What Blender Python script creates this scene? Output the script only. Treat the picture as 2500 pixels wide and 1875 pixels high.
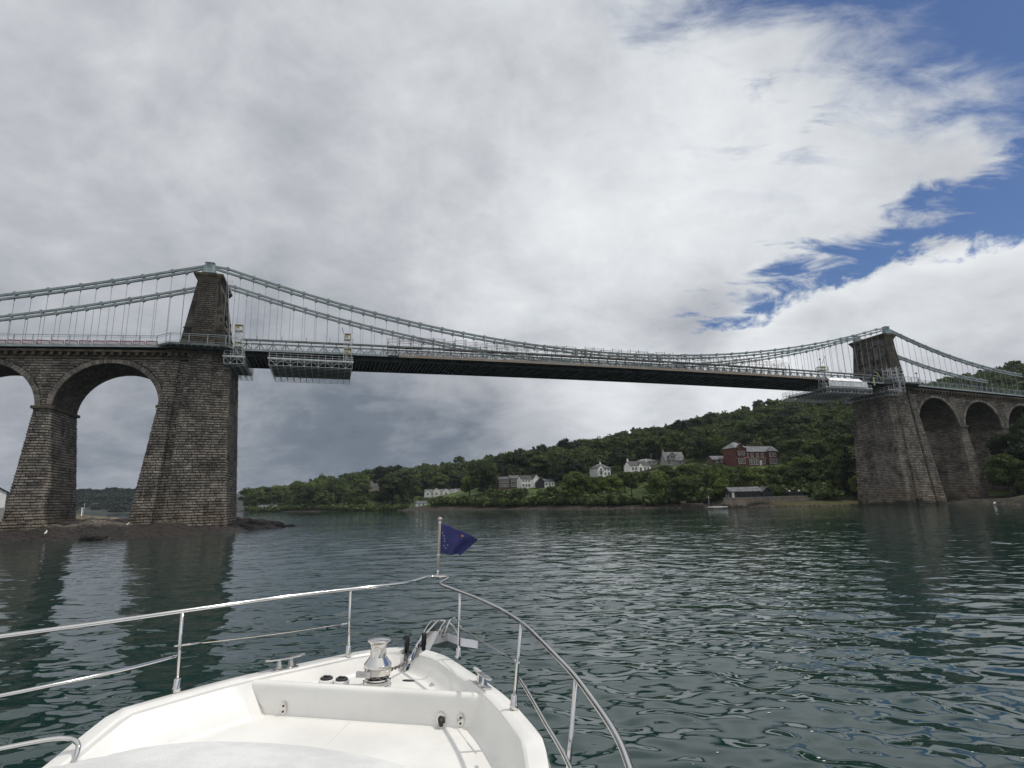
import bpy, math, random
import numpy as np
from mathutils import Vector, Matrix

random.seed(7)
for o in list(bpy.data.objects):
    bpy.data.objects.remove(o)
sc = bpy.context.scene
C = sc.collection
R = math.radians

# ------------------------------------------------------------------ camera
CAMZ = 4.306
PITCH, ROLL = 0.20335, -0.026718
cd = bpy.data.cameras.new('camera')
cam = bpy.data.objects.new('camera', cd)
C.objects.link(cam)
sc.camera = cam
cd.sensor_width = 36.0
cd.lens = 19.64
cd.clip_start = 0.05
cd.clip_end = 20000
Rt = Vector((1, 0, 0))
Fw = Vector((0, math.cos(PITCH), math.sin(PITCH)))
Up = Vector((0, -math.sin(PITCH), math.cos(PITCH)))
Xc = math.cos(ROLL) * Rt + math.sin(ROLL) * Up
Yc = -math.sin(ROLL) * Rt + math.cos(ROLL) * Up
m = Matrix((Xc, Yc, -Fw)).transposed().to_4x4()
m.translation = Vector((0, 0, CAMZ))
cam.matrix_world = m
sc.render.resolution_x, sc.render.resolution_y = 1024, 768
sc.view_settings.view_transform = 'Standard'
sc.view_settings.look = 'None'
sc.view_settings.exposure = 0.0
sc.view_settings.gamma = 1.0
sc.render.engine = 'CYCLES'

# ------------------------------------------------------------------ sun
SUNV = Vector((0.985, 0.15, 1.72)).normalized()
sd = bpy.data.lights.new('sun', 'SUN')
sd.energy = 2.1
sd.angle = R(0.9)
sd.color = (1.0, 0.95, 0.88)
sun = bpy.data.objects.new('sun', sd)
C.objects.link(sun)
sun.rotation_euler = (-SUNV).to_track_quat('-Z', 'Y').to_euler()
SUN_EL = math.asin(SUNV.z)
SUN_AZ = math.atan2(SUNV.x, SUNV.y)


# ------------------------------------------------------------------ node helpers
class NT:
    def __init__(s, tree):
        s.t = tree
        s.n = tree.nodes
        s.l = tree.links

    def new(s, typ, **kw):
        n = s.n.new(typ)
        for k, v in kw.items():
            setattr(n, k, v)
        return n

    def put(s, sock, v):
        if v is None:
            return
        if isinstance(v, bpy.types.NodeSocket):
            s.l.new(v, sock)
        else:
            try:
                sock.default_value = v
            except Exception:
                sock.default_value = tuple(v) + (1.0,)

    def math(s, op, a, b=None, c=None, clamp=False):
        n = s.new('ShaderNodeMath', operation=op)
        n.use_clamp = clamp
        s.put(n.inputs[0], a)
        s.put(n.inputs[1], b)
        s.put(n.inputs[2], c)
        return n.outputs[0]

    def vmath(s, op, a, b=None):
        n = s.new('ShaderNodeVectorMath', operation=op)
        s.put(n.inputs[0], a)
        s.put(n.inputs[1], b)
        return n.outputs['Value' if op in ('DOT_PRODUCT', 'LENGTH') else 'Vector']

    def mix(s, f, a, b):
        n = s.new('ShaderNodeMix', data_type='RGBA')
        s.put(n.inputs[0], f)
        s.put(n.inputs[6], a if isinstance(a, bpy.types.NodeSocket) else tuple(a)[:3] + (1,))
        s.put(n.inputs[7], b if isinstance(b, bpy.types.NodeSocket) else tuple(b)[:3] + (1,))
        return n.outputs[2]

    def noise(s, vec, scale, detail=4, rough=0.55, dist=0.0, out='Fac'):
        n = s.new('ShaderNodeTexNoise')
        s.put(n.inputs['Vector'], vec)
        n.inputs['Scale'].default_value = scale
        n.inputs['Detail'].default_value = detail
        n.inputs['Roughness'].default_value = rough
        n.inputs['Distortion'].default_value = dist
        return n.outputs[out]

    def mapping(s, vec, scale=(1, 1, 1), rot=(0, 0, 0), loc=(0, 0, 0)):
        n = s.new('ShaderNodeMapping')
        s.put(n.inputs['Vector'], vec)
        n.inputs['Scale'].default_value = scale
        n.inputs['Rotation'].default_value = rot
        n.inputs['Location'].default_value = loc
        return n.outputs[0]

    def ramp(s, f, stops, interp='LINEAR'):
        n = s.new('ShaderNodeValToRGB')
        n.color_ramp.interpolation = interp
        e = n.color_ramp.elements
        while len(e) < len(stops):
            e.new(0.5)
        for el, (p, c) in zip(e, stops):
            el.position = p
            el.color = (c, c, c, 1) if isinstance(c, (int, float)) else tuple(c)[:3] + (1,)
        s.put(n.inputs[0], f)
        return n.outputs[0]

    def smooth(s, v, a, b):
        n = s.new('ShaderNodeMapRange', interpolation_type='SMOOTHSTEP')
        s.put(n.inputs[0], v)
        n.inputs[1].default_value = a
        n.inputs[2].default_value = b
        n.inputs[3].default_value = 0
        n.inputs[4].default_value = 1
        return n.outputs[0]


# ------------------------------------------------------------------ world: sky with clouds
world = bpy.data.worlds.new('World')
sc.world = world
world.use_nodes = True
W = NT(world.node_tree)
W.n.clear()
d = W.new('ShaderNodeTexCoord').outputs['Generated']
d = W.vmath('NORMALIZE', d)
sky = W.new('ShaderNodeTexSky', sky_type='NISHITA')
sky.sun_disc = False
sky.sun_elevation = SUN_EL
sky.sun_rotation = SUN_AZ
sky.air_density = 1.0
sky.dust_density = 0.4
sky.ozone_density = 2.0
sep = W.new('ShaderNodeSeparateXYZ')
W.put(sep.inputs[0], d)
zc = W.math('MAXIMUM', sep.outputs[2], 0.0)
den = W.math('ADD', zc, 0.32)
px = W.math('DIVIDE', sep.outputs[0], den)
py = W.math('DIVIDE', sep.outputs[1], den)
cmb = W.new('ShaderNodeCombineXYZ')
W.put(cmb.inputs[0], px)
W.put(cmb.inputs[1], py)
P = cmb.outputs[0]
# streaky noise drawn out along the wind
Pw = W.mapping(P, scale=(1.0, 2.2, 1.0), rot=(0, 0, R(35)))
nz_big = W.noise(P, 1.3, 6, 0.55, 0.3)
nz_mid = W.noise(W.mapping(P, loc=(3.1, 1.7, 0)), 3.6, 10, 0.60, 0.5)
nz_wisp = W.noise(Pw, 6.0, 12, 0.62, 0.5)
nz_d = W.noise(W.mapping(d, loc=(5, 2, 1)), 5.5, 12, 0.62, 0.4)
nz_f = W.noise(W.mapping(d, loc=(1, 7, 3), scale=(1, 1, 1.6)), 13.0, 10, 0.62, 0.3)


def blob(vec, width):
    v = Vector(vec).normalized()
    dp = W.vmath('DOT_PRODUCT', d, tuple(v))
    k = W.math('MULTIPLY', W.math('SUBTRACT', dp, 1.0), 2.0 / (width * width))
    return W.math('EXPONENT', k)


def plane(a, b, side):
    n = Vector(a).cross(Vector(b)).normalized()
    if n.dot(Vector(side)) < 0:
        n = -n
    return W.vmath('DOT_PRODUCT', d, tuple(n))


def c0(v, k):
    return W.math('MULTIPLY', W.math('SUBTRACT', v, 0.5), k)


A1, A2, A3 = (0.418, 0.847, 0.329), (0.561, 0.72, 0.409), (0.65, 0.626, 0.43)
B1, B3 = (0.456, 0.836, 0.300), (0.668, 0.672, 0.321)
C1, C2, C3 = (0.403, 0.64, 0.654), (0.505, 0.646, 0.572), (0.638, 0.601, 0.48)
mid = (0.62, 0.69, 0.37)
dA = plane(A1, A3, mid)
dB = plane(B1, B3, mid)
lowA = W.smooth(W.math('ADD', W.math('ADD', dA, c0(nz_wisp, 0.24)), c0(nz_mid, 0.13)), -0.026, 0.032)
lowB = W.smooth(W.math('ADD', W.math('ADD', dB, c0(nz_d, 0.11)), c0(nz_f, 0.10)), -0.006, 0.012)
low = W.math('MINIMUM', lowA, lowB)
dC = plane(C1, C3, (0.6, 0.5, 0.65))
up = W.math('ADD', W.math('ADD', dC, c0(nz_wisp, 0.26)), c0(nz_mid, 0.22))
up = W.math('MULTIPLY', W.smooth(up, -0.125, 0.02), W.smooth(blob((0.62, 0.56, 0.60), 0.45), 0.12, 0.45))
# thin rents in the white cloud
rent = W.math('MULTIPLY', blob((0.42, 0.69, 0.59), 0.13), W.smooth(nz_wisp, 0.50, 0.66))
blue = W.math('MAXIMUM', W.math('MAXIMUM', low, up), W.math('MULTIPLY', rent, 0.75))

# cloud brightness field
br = W.math('ADD', 0.595, c0(nz_big, 0.38))
br = W.math('ADD', br, c0(nz_mid, 0.30))
br = W.math('ADD', br, c0(nz_wisp, 0.10))
br = W.math('ADD', br, c0(nz_d, 0.32))
br = W.math('ADD', br, c0(nz_f, 0.16))
BLOBS = [
    ((0.40, 0.80, 0.46), 0.24, 0.09), ((0.22, 0.84, 0.42), 0.20, 0.12), ((0.12, 0.80, 0.58), 0.16, -0.07), ((0.28, 0.78, 0.55), 0.10, 0.09), ((-0.05, 0.95, 0.32), 0.10, 0.10),
    ((0.05, 0.93, 0.40), 0.20, 0.05), ((0.0, 0.75, 0.66), 0.25, 0.06),
    ((-0.33, 0.80, 0.50), 0.25, -0.02), ((-0.55, 0.65, 0.55), 0.28, -0.02),
    ((-0.33, 0.93, 0.13), 0.19, -0.24), ((-0.16, 0.985, 0.07), 0.17, -0.27), ((-0.58, 0.81, 0.05), 0.25, -0.22),
    ((0.02, 0.99, 0.09), 0.12, -0.12),
    ((0.33, 0.90, 0.28), 0.07, -0.26), ((0.24, 0.94, 0.25), 0.10, -0.10), ((0.40, 0.88, 0.24), 0.06, 0.10),
    ((0.17, 0.97, 0.18), 0.11, 0.14), ((0.36, 0.92, 0.16), 0.12, 0.20),
    ((0.50, 0.76, 0.42), 0.10, 0.05), ((0.66, 0.69, 0.29), 0.09, 0.10), ((0.58, 0.78, 0.26), 0.08, 0.12), ((0.66, 0.73, 0.16), 0.11, -0.10),
    ((-0.62, 0.70, 0.32), 0.25, 0.02),
    # the side of the sky towards the sun and behind the boat is brighter
    ((0.5, -0.6, 0.7), 0.9, 0.38), ((0.97, -0.05, 0.75), 0.40, 0.34), ((0.2, 0.2, 1.0), 0.45, 0.10),
]
for v, w, a in BLOBS:
    br = W.math('ADD', br, W.math('MULTIPLY', blob(v, w), a))
# cumulus edge lit below the blue gap
edge = W.math('MULTIPLY', W.smooth(dB, -0.045, -0.005), W.math('SUBTRACT', 1.0, W.smooth(dB, -0.005, 0.02)))
br = W.math('ADD', br, W.math('MULTIPLY', edge, W.math('MULTIPLY', blob((0.58, 0.74, 0.31), 0.25), 0.16)))
cloud = W.ramp(br, [(0.0, (0.080, 0.105, 0.14)), (0.25, (0.170, 0.205, 0.25)), (0.42, (0.37, 0.39, 0.43)),
                    (0.56, (0.50, 0.52, 0.56)), (0.72, (0.68, 0.71, 0.74)), (0.88, (0.84, 0.865, 0.89)), (1.0, (1.0, 0.99, 0.97))])
skyc = W.vmath('MULTIPLY', sky.outputs[0], (0.047, 0.056, 0.072))
skyn = W.new('ShaderNodeVectorMath', operation='MULTIPLY')
col = W.mix(blue, cloud, skyc)
bg = W.new('ShaderNodeBackground')
W.put(bg.inputs[0], col)
bg.inputs[1].default_value = 1.0
wo = W.new('ShaderNodeOutputWorld')
W.l.new(bg.outputs[0], wo.inputs[0])


# ------------------------------------------------------------------ materials
def newmat(name):
    mt = bpy.data.materials.new(name)
    mt.use_nodes = True
    t = NT(mt.node_tree)
    b = mt.node_tree.nodes['Principled BSDF']
    return mt, t, b


def mat(name, col, rough=0.6, metal=0.0, var=0.12, vscale=1.5, bump=0.0, bscale=20.0, spec=0.5, col2=None, coat=0.0):
    mt, t, b = newmat(name)
    tc = t.new('ShaderNodeTexCoord').outputs['Object']
    n = t.noise(tc, vscale, 5, 0.6)
    c2 = col2 if col2 else tuple(c * (1 - var * 2.2) for c in col)
    f = t.smooth(n, 0.35, 0.65)
    t.put(b.inputs['Base Color'], t.mix(f, c2, tuple(min(1, c * (1 + var * 0.5)) for c in col)))
    b.inputs['Roughness'].default_value = rough
    b.inputs['Metallic'].default_value = metal
    b.inputs['Specular IOR Level'].default_value = spec
    if coat:
        b.inputs['Coat Weight'].default_value = coat
        b.inputs['Coat Roughness'].default_value = 0.08
    if bump:
        bn = t.new('ShaderNodeBump')
        bn.inputs['Strength'].default_value = bump
        bn.inputs['Distance'].default_value = 0.02
        t.put(bn.inputs['Height'], t.noise(tc, bscale, 4, 0.6))
        t.put(b.inputs['Normal'], bn.outputs[0])
    return mt


def masonry(name, dark, mid_, pale, course=0.46, length=1.05, streak=0.5, tide=True, joint=0.10, bumpd=0.22):
    mt, t, b = newmat(name)
    uv = t.new('ShaderNodeUVMap').outputs[0]
    obj = t.new('ShaderNodeTexCoord').outputs['Object']
    wob = t.noise(obj, 0.9, 3, 0.5, out='Color')
    uvd = t.vmath('ADD', uv, t.vmath('MULTIPLY', t.vmath('SUBTRACT', wob, (0.5, 0.5, 0.5)), (0.30, 0.10, 0)))
    bk = t.new('ShaderNodeTexBrick')
    bk.offset = 0.5
    bk.squash = 1.0
    t.put(bk.inputs['Vector'], uvd)
    bk.inputs['Scale'].default_value = 1.0
    bk.inputs['Color1'].default_value = (0, 0, 0, 1)
    bk.inputs['Color2'].default_value = (1, 1, 1, 1)
    bk.inputs['Mortar'].default_value = (0.5, 0.5, 0.5, 1)
    bk.inputs['Mortar Size'].default_value = joint * 0.5
    bk.inputs['Mortar Smooth'].default_value = 0.6
    bk.inputs['Bias'].default_value = 0.0
    bk.inputs['Brick Width'].default_value = length
    bk.inputs['Row Height'].default_value = course
    rnd = bk.outputs['Color']
    n1 = t.noise(obj, 0.35, 6, 0.62)
    n2 = t.noise(obj, 3.0, 6, 0.65)
    f = t.math('ADD', t.math('MULTIPLY', rnd, 0.35), t.math('ADD', t.math('MULTIPLY', n1, 0.6), t.math('MULTIPLY', n2, 0.35)))
    base = t.mix(t.smooth(f, 0.45, 0.95), dark, mid_)
    # lime and droppings run down the face
    st = t.noise(t.mapping(uv, scale=(1.1, 0.16, 1.0)), 1.0, 6, 0.72)
    st2 = t.noise(obj, 5.0, 5, 0.7)
    sm = t.math('MULTIPLY', t.smooth(st, 0.56, 0.72), t.smooth(st2, 0.42, 0.62))
    base = t.mix(t.math('MULTIPLY', sm, streak), base, pale)
    # dirt in the joints
    base = t.mix(t.math('MULTIPLY', bk.outputs['Fac'], 0.72), base, tuple(c * 0.28 for c in dark))
    if tide:
        sz = t.new('ShaderNodeSeparateXYZ')
        t.put(sz.inputs[0], obj)
        h = t.math('ADD', sz.outputs[2], t.math('MULTIPLY', t.math('SUBTRACT', n1, 0.5), 5.0))
        weed = t.math('SUBTRACT', 1.0, t.smooth(h, 0.9, 2.4))
        rust = t.math('MULTIPLY', t.math('SUBTRACT', 1.0, t.smooth(h, 2.5, 7.5)), t.smooth(n2, 0.42, 0.62))
        base = t.mix(t.math('MULTIPLY', rust, 0.55), base, (0.20, 0.135, 0.06))
        base = t.mix(t.math('MULTIPLY', weed, 0.85), base, (0.030, 0.028, 0.020))
    t.put(b.inputs['Base Color'], base)
    b.inputs['Roughness'].default_value = 0.92
    b.inputs['Specular IOR Level'].default_value = 0.25
    hgt = t.math('ADD', t.math('MULTIPLY', t.math('SUBTRACT', 1.0, bk.outputs['Fac']), 0.75), t.math('ADD', t.math('MULTIPLY', n2, 0.5), t.math('MULTIPLY', rnd, 0.18)))
    bn = t.new('ShaderNodeBump')
    bn.inputs['Strength'].default_value = 1.0
    bn.inputs['Distance'].default_value = bumpd
    t.put(bn.inputs['Height'], hgt)
    t.put(b.inputs['Normal'], bn.outputs[0])
    return mt


def rockstone(name, dark, mid_, pale, tide=True, streak=0.55):
    """single rock-faced blocks: every block is a mesh island with its own shade"""
    mt, t, b = newmat(name)
    geo = t.new('ShaderNodeNewGeometry')
    isl = geo.outputs['Random Per Island']
    obj = t.new('ShaderNodeTexCoord').outputs['Object']
    n1 = t.noise(obj, 0.30, 6, 0.62)
    n2 = t.noise(obj, 3.2, 6, 0.68)
    f = t.math('ADD', t.math('MULTIPLY', isl, 0.20), t.math('ADD', t.math('MULTIPLY', n1, 0.85), t.math('MULTIPLY', n2, 0.30)))
    base = t.mix(t.smooth(f, 0.40, 0.98), dark, mid_)
    st = t.noise(t.mapping(obj, scale=(0.9, 0.9, 0.13)), 1.0, 6, 0.72)
    sm = t.math('MULTIPLY', t.smooth(st, 0.52, 0.68), t.smooth(n2, 0.44, 0.60))
    base = t.mix(t.math('MULTIPLY', sm, streak), base, pale)
    if tide:
        sz = t.new('ShaderNodeSeparateXYZ')
        t.put(sz.inputs[0], obj)
        h = t.math('ADD', sz.outputs[2], t.math('MULTIPLY', t.math('SUBTRACT', n1, 0.5), 5.0))
        weed = t.math('SUBTRACT', 1.0, t.smooth(h, 0.5, 1.6))
        rust = t.math('MULTIPLY', t.math('SUBTRACT', 1.0, t.smooth(h, 2.5, 7.5)), t.smooth(n2, 0.42, 0.62))
        base = t.mix(t.math('MULTIPLY', rust, 0.5), base, (0.24, 0.16, 0.075))
        base = t.mix(t.math('MULTIPLY', weed, 0.85), base, (0.030, 0.028, 0.020))
    t.put(b.inputs['Base Color'], base)
    b.inputs['Roughness'].default_value = 0.92
    b.inputs['Specular IOR Level'].default_value = 0.25
    bn = t.new('ShaderNodeBump')
    bn.inputs['Strength'].default_value = 0.8
    bn.inputs['Distance'].default_value = 0.10
    t.put(bn.inputs['Height'], n2)
    t.put(b.inputs['Normal'], bn.outputs[0])
    return mt


M = {}
M['stone'] = rockstone('rock_faced_stone', (0.062, 0.057, 0.051), (0.35, 0.308, 0.258), (0.62, 0.59, 0.54))
M['stone_tower'] = rockstone('tower_rock_stone', (0.052, 0.046, 0.040), (0.17, 0.147, 0.12), (0.40, 0.37, 0.33), tide=False, streak=0.3)
M['joint'] = mat('dark_joint', (0.030, 0.026, 0.021), 0.95, 0, 0.2, 1.0)
M['soffit_stone'] = masonry('soffit_stone', (0.05, 0.043, 0.036), (0.15, 0.127, 0.10), (0.40, 0.37, 0.32), tide=False)
M['ashlar'] = masonry('dressed_stone', (0.040, 0.037, 0.032), (0.125, 0.115, 0.098), (0.36, 0.345, 0.31), course=0.75, length=1.6, streak=0.8, tide=False, joint=0.04, bumpd=0.04)
M['niche'] = masonry('pale_niche_stone', (0.13, 0.12, 0.105), (0.24, 0.225, 0.20), (0.40, 0.38, 0.34), course=0.9, length=1.7, streak=0.6, tide=False, joint=0.03, bumpd=0.03)
M['cornice'] = masonry('cornice_stone', (0.06, 0.05, 0.036), (0.14, 0.12, 0.085), (0.22, 0.20, 0.15), course=0.9, length=1.4, streak=0.25, tide=False, joint=0.03, bumpd=0.05)
M['iron'] = mat('painted_iron', (0.29, 0.345, 0.35), 0.5, 0.0, 0.10, 0.8, 0.2, 12)
M['iron_light'] = mat('pale_painted_iron', (0.31, 0.36, 0.36), 0.5, 0.0, 0.10, 0.8)
M['saddle'] = mat('saddle_paint', (0.36, 0.45, 0.46), 0.5, 0.0, 0.2, 1.2, col2=(0.22, 0.28, 0.28))
M['truss'] = mat('truss_paint', (0.17, 0.20, 0.20), 0.6, 0.0, 0.3, 0.5, col2=(0.10, 0.10, 0.09))
M['rod'] = mat('hanger_steel', (0.27, 0.31, 0.33), 0.5)
M['deck_dark'] = mat('shaded_deck_underside', (0.040, 0.044, 0.045), 0.8, 0.0, 0.3, 0.5)  # shade under the grey deck is put into this near-black colour
M['deck_beam'] = mat('floor_beam_paint', (0.15, 0.165, 0.165), 0.7, 0.0, 0.2, 0.5)
M['rusty'] = mat('rust_stained_fascia', (0.30, 0.27, 0.23), 0.8, 0.0, 0.2, 0.25, col2=(0.30, 0.215, 0.15))
M['scaf'] = mat('galvanised_scaffold', (0.60, 0.61, 0.61), 0.45, 0.15, 0.12, 2.0)
M['scaf_brown'] = mat('weathered_scaffold', (0.19, 0.17, 0.15), 0.7, 0.0, 0.35, 0.35, col2=(0.11, 0.075, 0.05))
M['scaf_floor'] = mat('scaffold_boards', (0.06, 0.058, 0.055), 0.85, 0.0, 0.25, 0.8)
M['sheet'] = mat('white_sheeting', (0.80, 0.81, 0.82), 0.45, 0.0, 0.10, 0.7, 0.5, 2.0)
M['yellow'] = mat('yellow_paint', (0.46, 0.42, 0.20), 0.5)
M['purple'] = mat('dark_violet_paint', (0.035, 0.030, 0.050), 0.6)
M['red_plastic'] = mat('red_plastic', (0.27, 0.035, 0.04), 0.5, col2=(0.20, 0.045, 0.05))
M['white_plastic'] = mat('white_plastic', (0.50, 0.42, 0.42), 0.5)
M['asphalt'] = mat('asphalt', (0.05, 0.05, 0.052), 0.9)
M['lamp_dark'] = mat('dark_metal', (0.05, 0.05, 0.055), 0.5)


# ------------------------------------------------------------------ mesh builder
STR = random.Random(4)
class MB:
    def __init__(s):
        s.v, s.f, s.sm, s.mi = [], [], [], []
        s.cur = 0

    def face(s, idx, smooth=False):
        s.f.append(tuple(idx))
        s.sm.append(smooth)
        s.mi.append(s.cur)

    def add(s, vs, fs, smooth=False):
        b = len(s.v)
        s.v.extend([tuple(p) for p in vs])
        for f in fs:
            s.face([b + i for i in f], smooth)

    def box(s, x0, x1, y0, y1, z0, z1):
        s.add([(x0, y0, z0), (x1, y0, z0), (x1, y1, z0), (x0, y1, z0), (x0, y0, z1), (x1, y0, z1), (x1, y1, z1), (x0, y1, z1)],
              [(0, 3, 2, 1), (4, 5, 6, 7), (0, 1, 5, 4), (1, 2, 6, 5), (2, 3, 7, 6), (3, 0, 4, 7)])

    def frustum(s, a, za, b, zb):
        """a, b = (x0,x1,y0,y1) at heights za, zb"""
        (p0, p1, q0, q1), (r0, r1, t0, t1) = a, b
        s.add([(p0, q0, za), (p1, q0, za), (p1, q1, za), (p0, q1, za), (r0, t0, zb), (r1, t0, zb), (r1, t1, zb), (r0, t1, zb)],
              [(0, 3, 2, 1), (4, 5, 6, 7), (0, 1, 5, 4), (1, 2, 6, 5), (2, 3, 7, 6), (3, 0, 4, 7)])

    def stones(s, bl, br_, tr, tl, course=0.46, length=0.98, prot=(0.06, 0.20), gap=0.032):
        """cover a quad with rock-faced blocks standing proud of it"""
        bl, br_, tr, tl = [Vector(p) for p in (bl, br_, tr, tl)]
        n = ((br_ - bl).cross(tl - bl)).normalized()
        H = ((tl - bl).length + (tr - br_).length) / 2
        rows = max(1, round(H / course))
        for r in range(rows):
            v0, v1 = r / rows, (r + 1) / rows
            a0, b0 = bl.lerp(tl, v0), br_.lerp(tr, v0)
            a1, b1 = bl.lerp(tl, v1), br_.lerp(tr, v1)
            L = (b0 - a0).length
            if L < 0.1:
                continue
            cuts = [0.0]
            x = STR.uniform(0.35, 1.0) * length
            while x < L - 0.35 * length:
                cuts.append(x / L)
                x += length * STR.uniform(0.6, 1.5)
            cuts.append(1.0)
            gy = 0.045 / max(0.05, (a1 - a0).length)
            for i in range(len(cuts) - 1):
                u0, u1 = cuts[i], cuts[i + 1]
                gx = gap / L
                h = STR.uniform(*prot)
                def pt(u, v, e):
                    return a0.lerp(b0, u).lerp(a1.lerp(b1, u), v) + n * e
                ix, iy = 0.09 / L, 0.13 / max(0.05, (a1 - a0).length)
                ix = min(ix, (u1 - u0) * 0.3)
                o = [pt(u0 + gx, gy, -0.01), pt(u1 - gx, gy, -0.01), pt(u1 - gx, 1 - gy, -0.01), pt(u0 + gx, 1 - gy, -0.01)]
                q = [pt(u0 + ix, iy, h * STR.uniform(0.7, 1.1)), pt(u1 - ix, iy, h * STR.uniform(0.7, 1.1)), pt(u1 - ix, 1 - iy * 0.9, h * STR.uniform(0.7, 1.1)), pt(u0 + ix, 1 - iy * 0.9, h * STR.uniform(0.7, 1.1))]
                s.add(o + q, [(4, 5, 6, 7), (0, 1, 5, 4), (1, 2, 6, 5), (2, 3, 7, 6), (3, 0, 4, 7)])

    def rock_frustum(s, a, za, b, zb, faces='nsew', **kw):
        s.cur = 1
        s.frustum(a, za, b, zb)
        s.cur = 0
        (p0, p1, q0, q1), (r0, r1, t0, t1) = a, b
        if 's' in faces:
            s.stones((p0, q0, za), (p1, q0, za), (r1, t0, zb), (r0, t0, zb), **kw)
        if 'n' in faces:
            s.stones((p1, q1, za), (p0, q1, za), (r0, t1, zb), (r1, t1, zb), **kw)
        if 'e' in faces:
            s.stones((p1, q0, za), (p1, q1, za), (r1, t1, zb), (r1, t0, zb), **kw)
        if 'w' in faces:
            s.stones((p0, q1, za), (p0, q0, za), (r0, t0, zb), (r0, t1, zb), **kw)

    def loft(s, rings, cap=True, smooth=False, closed=True):
        b = len(s.v)
        n = len(rings[0])
        for r in rings:
            s.v.extend([tuple(p) for p in r])
        m_ = n if closed else n - 1
        for i in range(len(rings) - 1):
            for j in range(m_):
                k = (j + 1) % n
                s.face([b + i * n + j, b + i * n + k, b + (i + 1) * n + k, b + (i + 1) * n + j], smooth)
        if cap:
            s.face([b + j for j in range(n)][::-1])
            s.face([b + (len(rings) - 1) * n + j for j in range(n)])

    def beam(s, p, q, w, h=None, up=(0, 0, 1)):
        h = h or w
        p, q = Vector(p), Vector(q)
        d_ = (q - p)
        if d_.length < 1e-6:
            return
        d_.normalize()
        u = Vector(up)
        if abs(d_.dot(u)) > 0.98:
            u = Vector((1, 0, 0))
        sd_ = d_.cross(u).normalized()
        u2 = sd_.cross(d_)
        r = []
        for e in (p, q):
            r.append([e + sd_ * a * w / 2 + u2 * b_ * h / 2 for a, b_ in ((-1, -1), (1, -1), (1, 1), (-1, 1))])
        s.loft(r)

    def tube(s, pts, r, n=8, cap=True, closed=False):
        pts = [Vector(p) for p in pts]
        rings = []
        prev = None
        L = len(pts)
        for i, p in enumerate(pts):
            if closed:
                t_ = (pts[(i + 1) % L] - pts[i - 1]).normalized()
            else:
                t_ = (pts[min(i + 1, L - 1)] - pts[max(i - 1, 0)]).normalized()
            if prev is None:
                a = Vector((0, 0, 1)) if abs(t_.z) < 0.9 else Vector((1, 0, 0))
                nrm = (a - t_ * a.dot(t_)).normalized()
            else:
                nrm = (prev - t_ * prev.dot(t_)).normalized()
            prev = nrm
            bn = t_.cross(nrm)
            rr = r[i] if isinstance(r, (list, tuple)) else r
            rings.append([p + (nrm * math.cos(2 * math.pi * k / n) + bn * math.sin(2 * math.pi * k / n)) * rr for k in range(n)])
        if closed:
            rings.append(rings[0])
            cap = False
        s.loft(rings, cap, True)

    def lathe(s, prof, c, n=24, axis='z'):
        cx, cy, cz = c
        rings = []
        for r, h in prof:
            ring = []
            for k in range(n):
                a = 2 * math.pi * k / n
                if axis == 'z':
                    ring.append((cx + r * math.cos(a), cy + r * math.sin(a), cz + h))
                elif axis == 'y':
                    ring.append((cx + r * math.cos(a), cy + h, cz + r * math.sin(a)))
                else:
                    ring.append((cx + h, cy + r * math.cos(a), cz + r * math.sin(a)))
            rings.append(ring)
        s.loft(rings, True, True)

    def build(s, name, mt=None, parent=None, fix=True, autosmooth=None):
        me = bpy.data.meshes.new(name)
        me.from_pydata(s.v, [], s.f)
        mats = mt if isinstance(mt, (list, tuple)) else [mt]
        for q in mats:
            if q:
                me.materials.append(q)
        me.polygons.foreach_set('use_smooth', s.sm)
        me.polygons.foreach_set('material_index', s.mi)
        if fix:
            import bmesh
            bm = bmesh.new()
            bm.from_mesh(me)
            bmesh.ops.recalc_face_normals(bm, faces=bm.faces)
            bm.to_mesh(me)
            bm.free()
        # box-projected UVs in metres
        uvl = me.uv_layers.new(name='UVMap')
        co = np.empty(len(me.vertices) * 3)
        me.vertices.foreach_get('co', co)
        co = co.reshape(-1, 3)
        li = np.empty(len(me.loops), dtype=np.int64)
        me.loops.foreach_get('vertex_index', li)
        nn = np.empty(len(me.polygons) * 3)
        me.polygons.foreach_get('normal', nn)
        nn = np.abs(nn.reshape(-1, 3))
        lt = np.empty(len(me.polygons), dtype=np.int64)
        me.polygons.foreach_get('loop_total', lt)
        ln = np.repeat(nn, lt, axis=0)
        p = co[li]
        uv = np.stack([p[:, 0], p[:, 2]], 1)
        sx = (ln[:, 0] > ln[:, 1]) & (ln[:, 2] < 0.75)
        uv[sx] = np.stack([p[sx, 1], p[sx, 2]], 1)
        tz = ln[:, 2] >= 0.75
        uv[tz] = np.stack([p[tz, 1], p[tz, 0]], 1)
        uvl.data.foreach_set('uv', uv.ravel())
        if autosmooth:
            me.set_sharp_from_angle(angle=R(autosmooth))
        me.update()
        o = bpy.data.objects.new(name, me)
        C.objects.link(o)
        if parent:
            o.parent = parent
        return o


def bevel(o, w=0.01, seg=2, ang=35):
    md = o.modifiers.new('bevel', 'BEVEL')
    md.width = w
    md.segments = seg
    md.limit_method = 'ANGLE'
    md.angle_limit = R(ang)
    return o


def tag(o, label=None, cat=None, group=None, kind=None):
    if label:
        o['label'] = label
    if cat:
        o['category'] = cat
    if group:
        o['group'] = group
    if kind:
        o['kind'] = kind
    return o


def thing(name, label, cat, loc=(0, 0, 0), rz=0.0, group=None):
    o = bpy.data.objects.new(name, None)
    C.objects.link(o)
    o.location = loc
    o.rotation_euler = (0, 0, rz)
    o.empty_display_size = 0.5
    return tag(o, label, cat, group)


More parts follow.
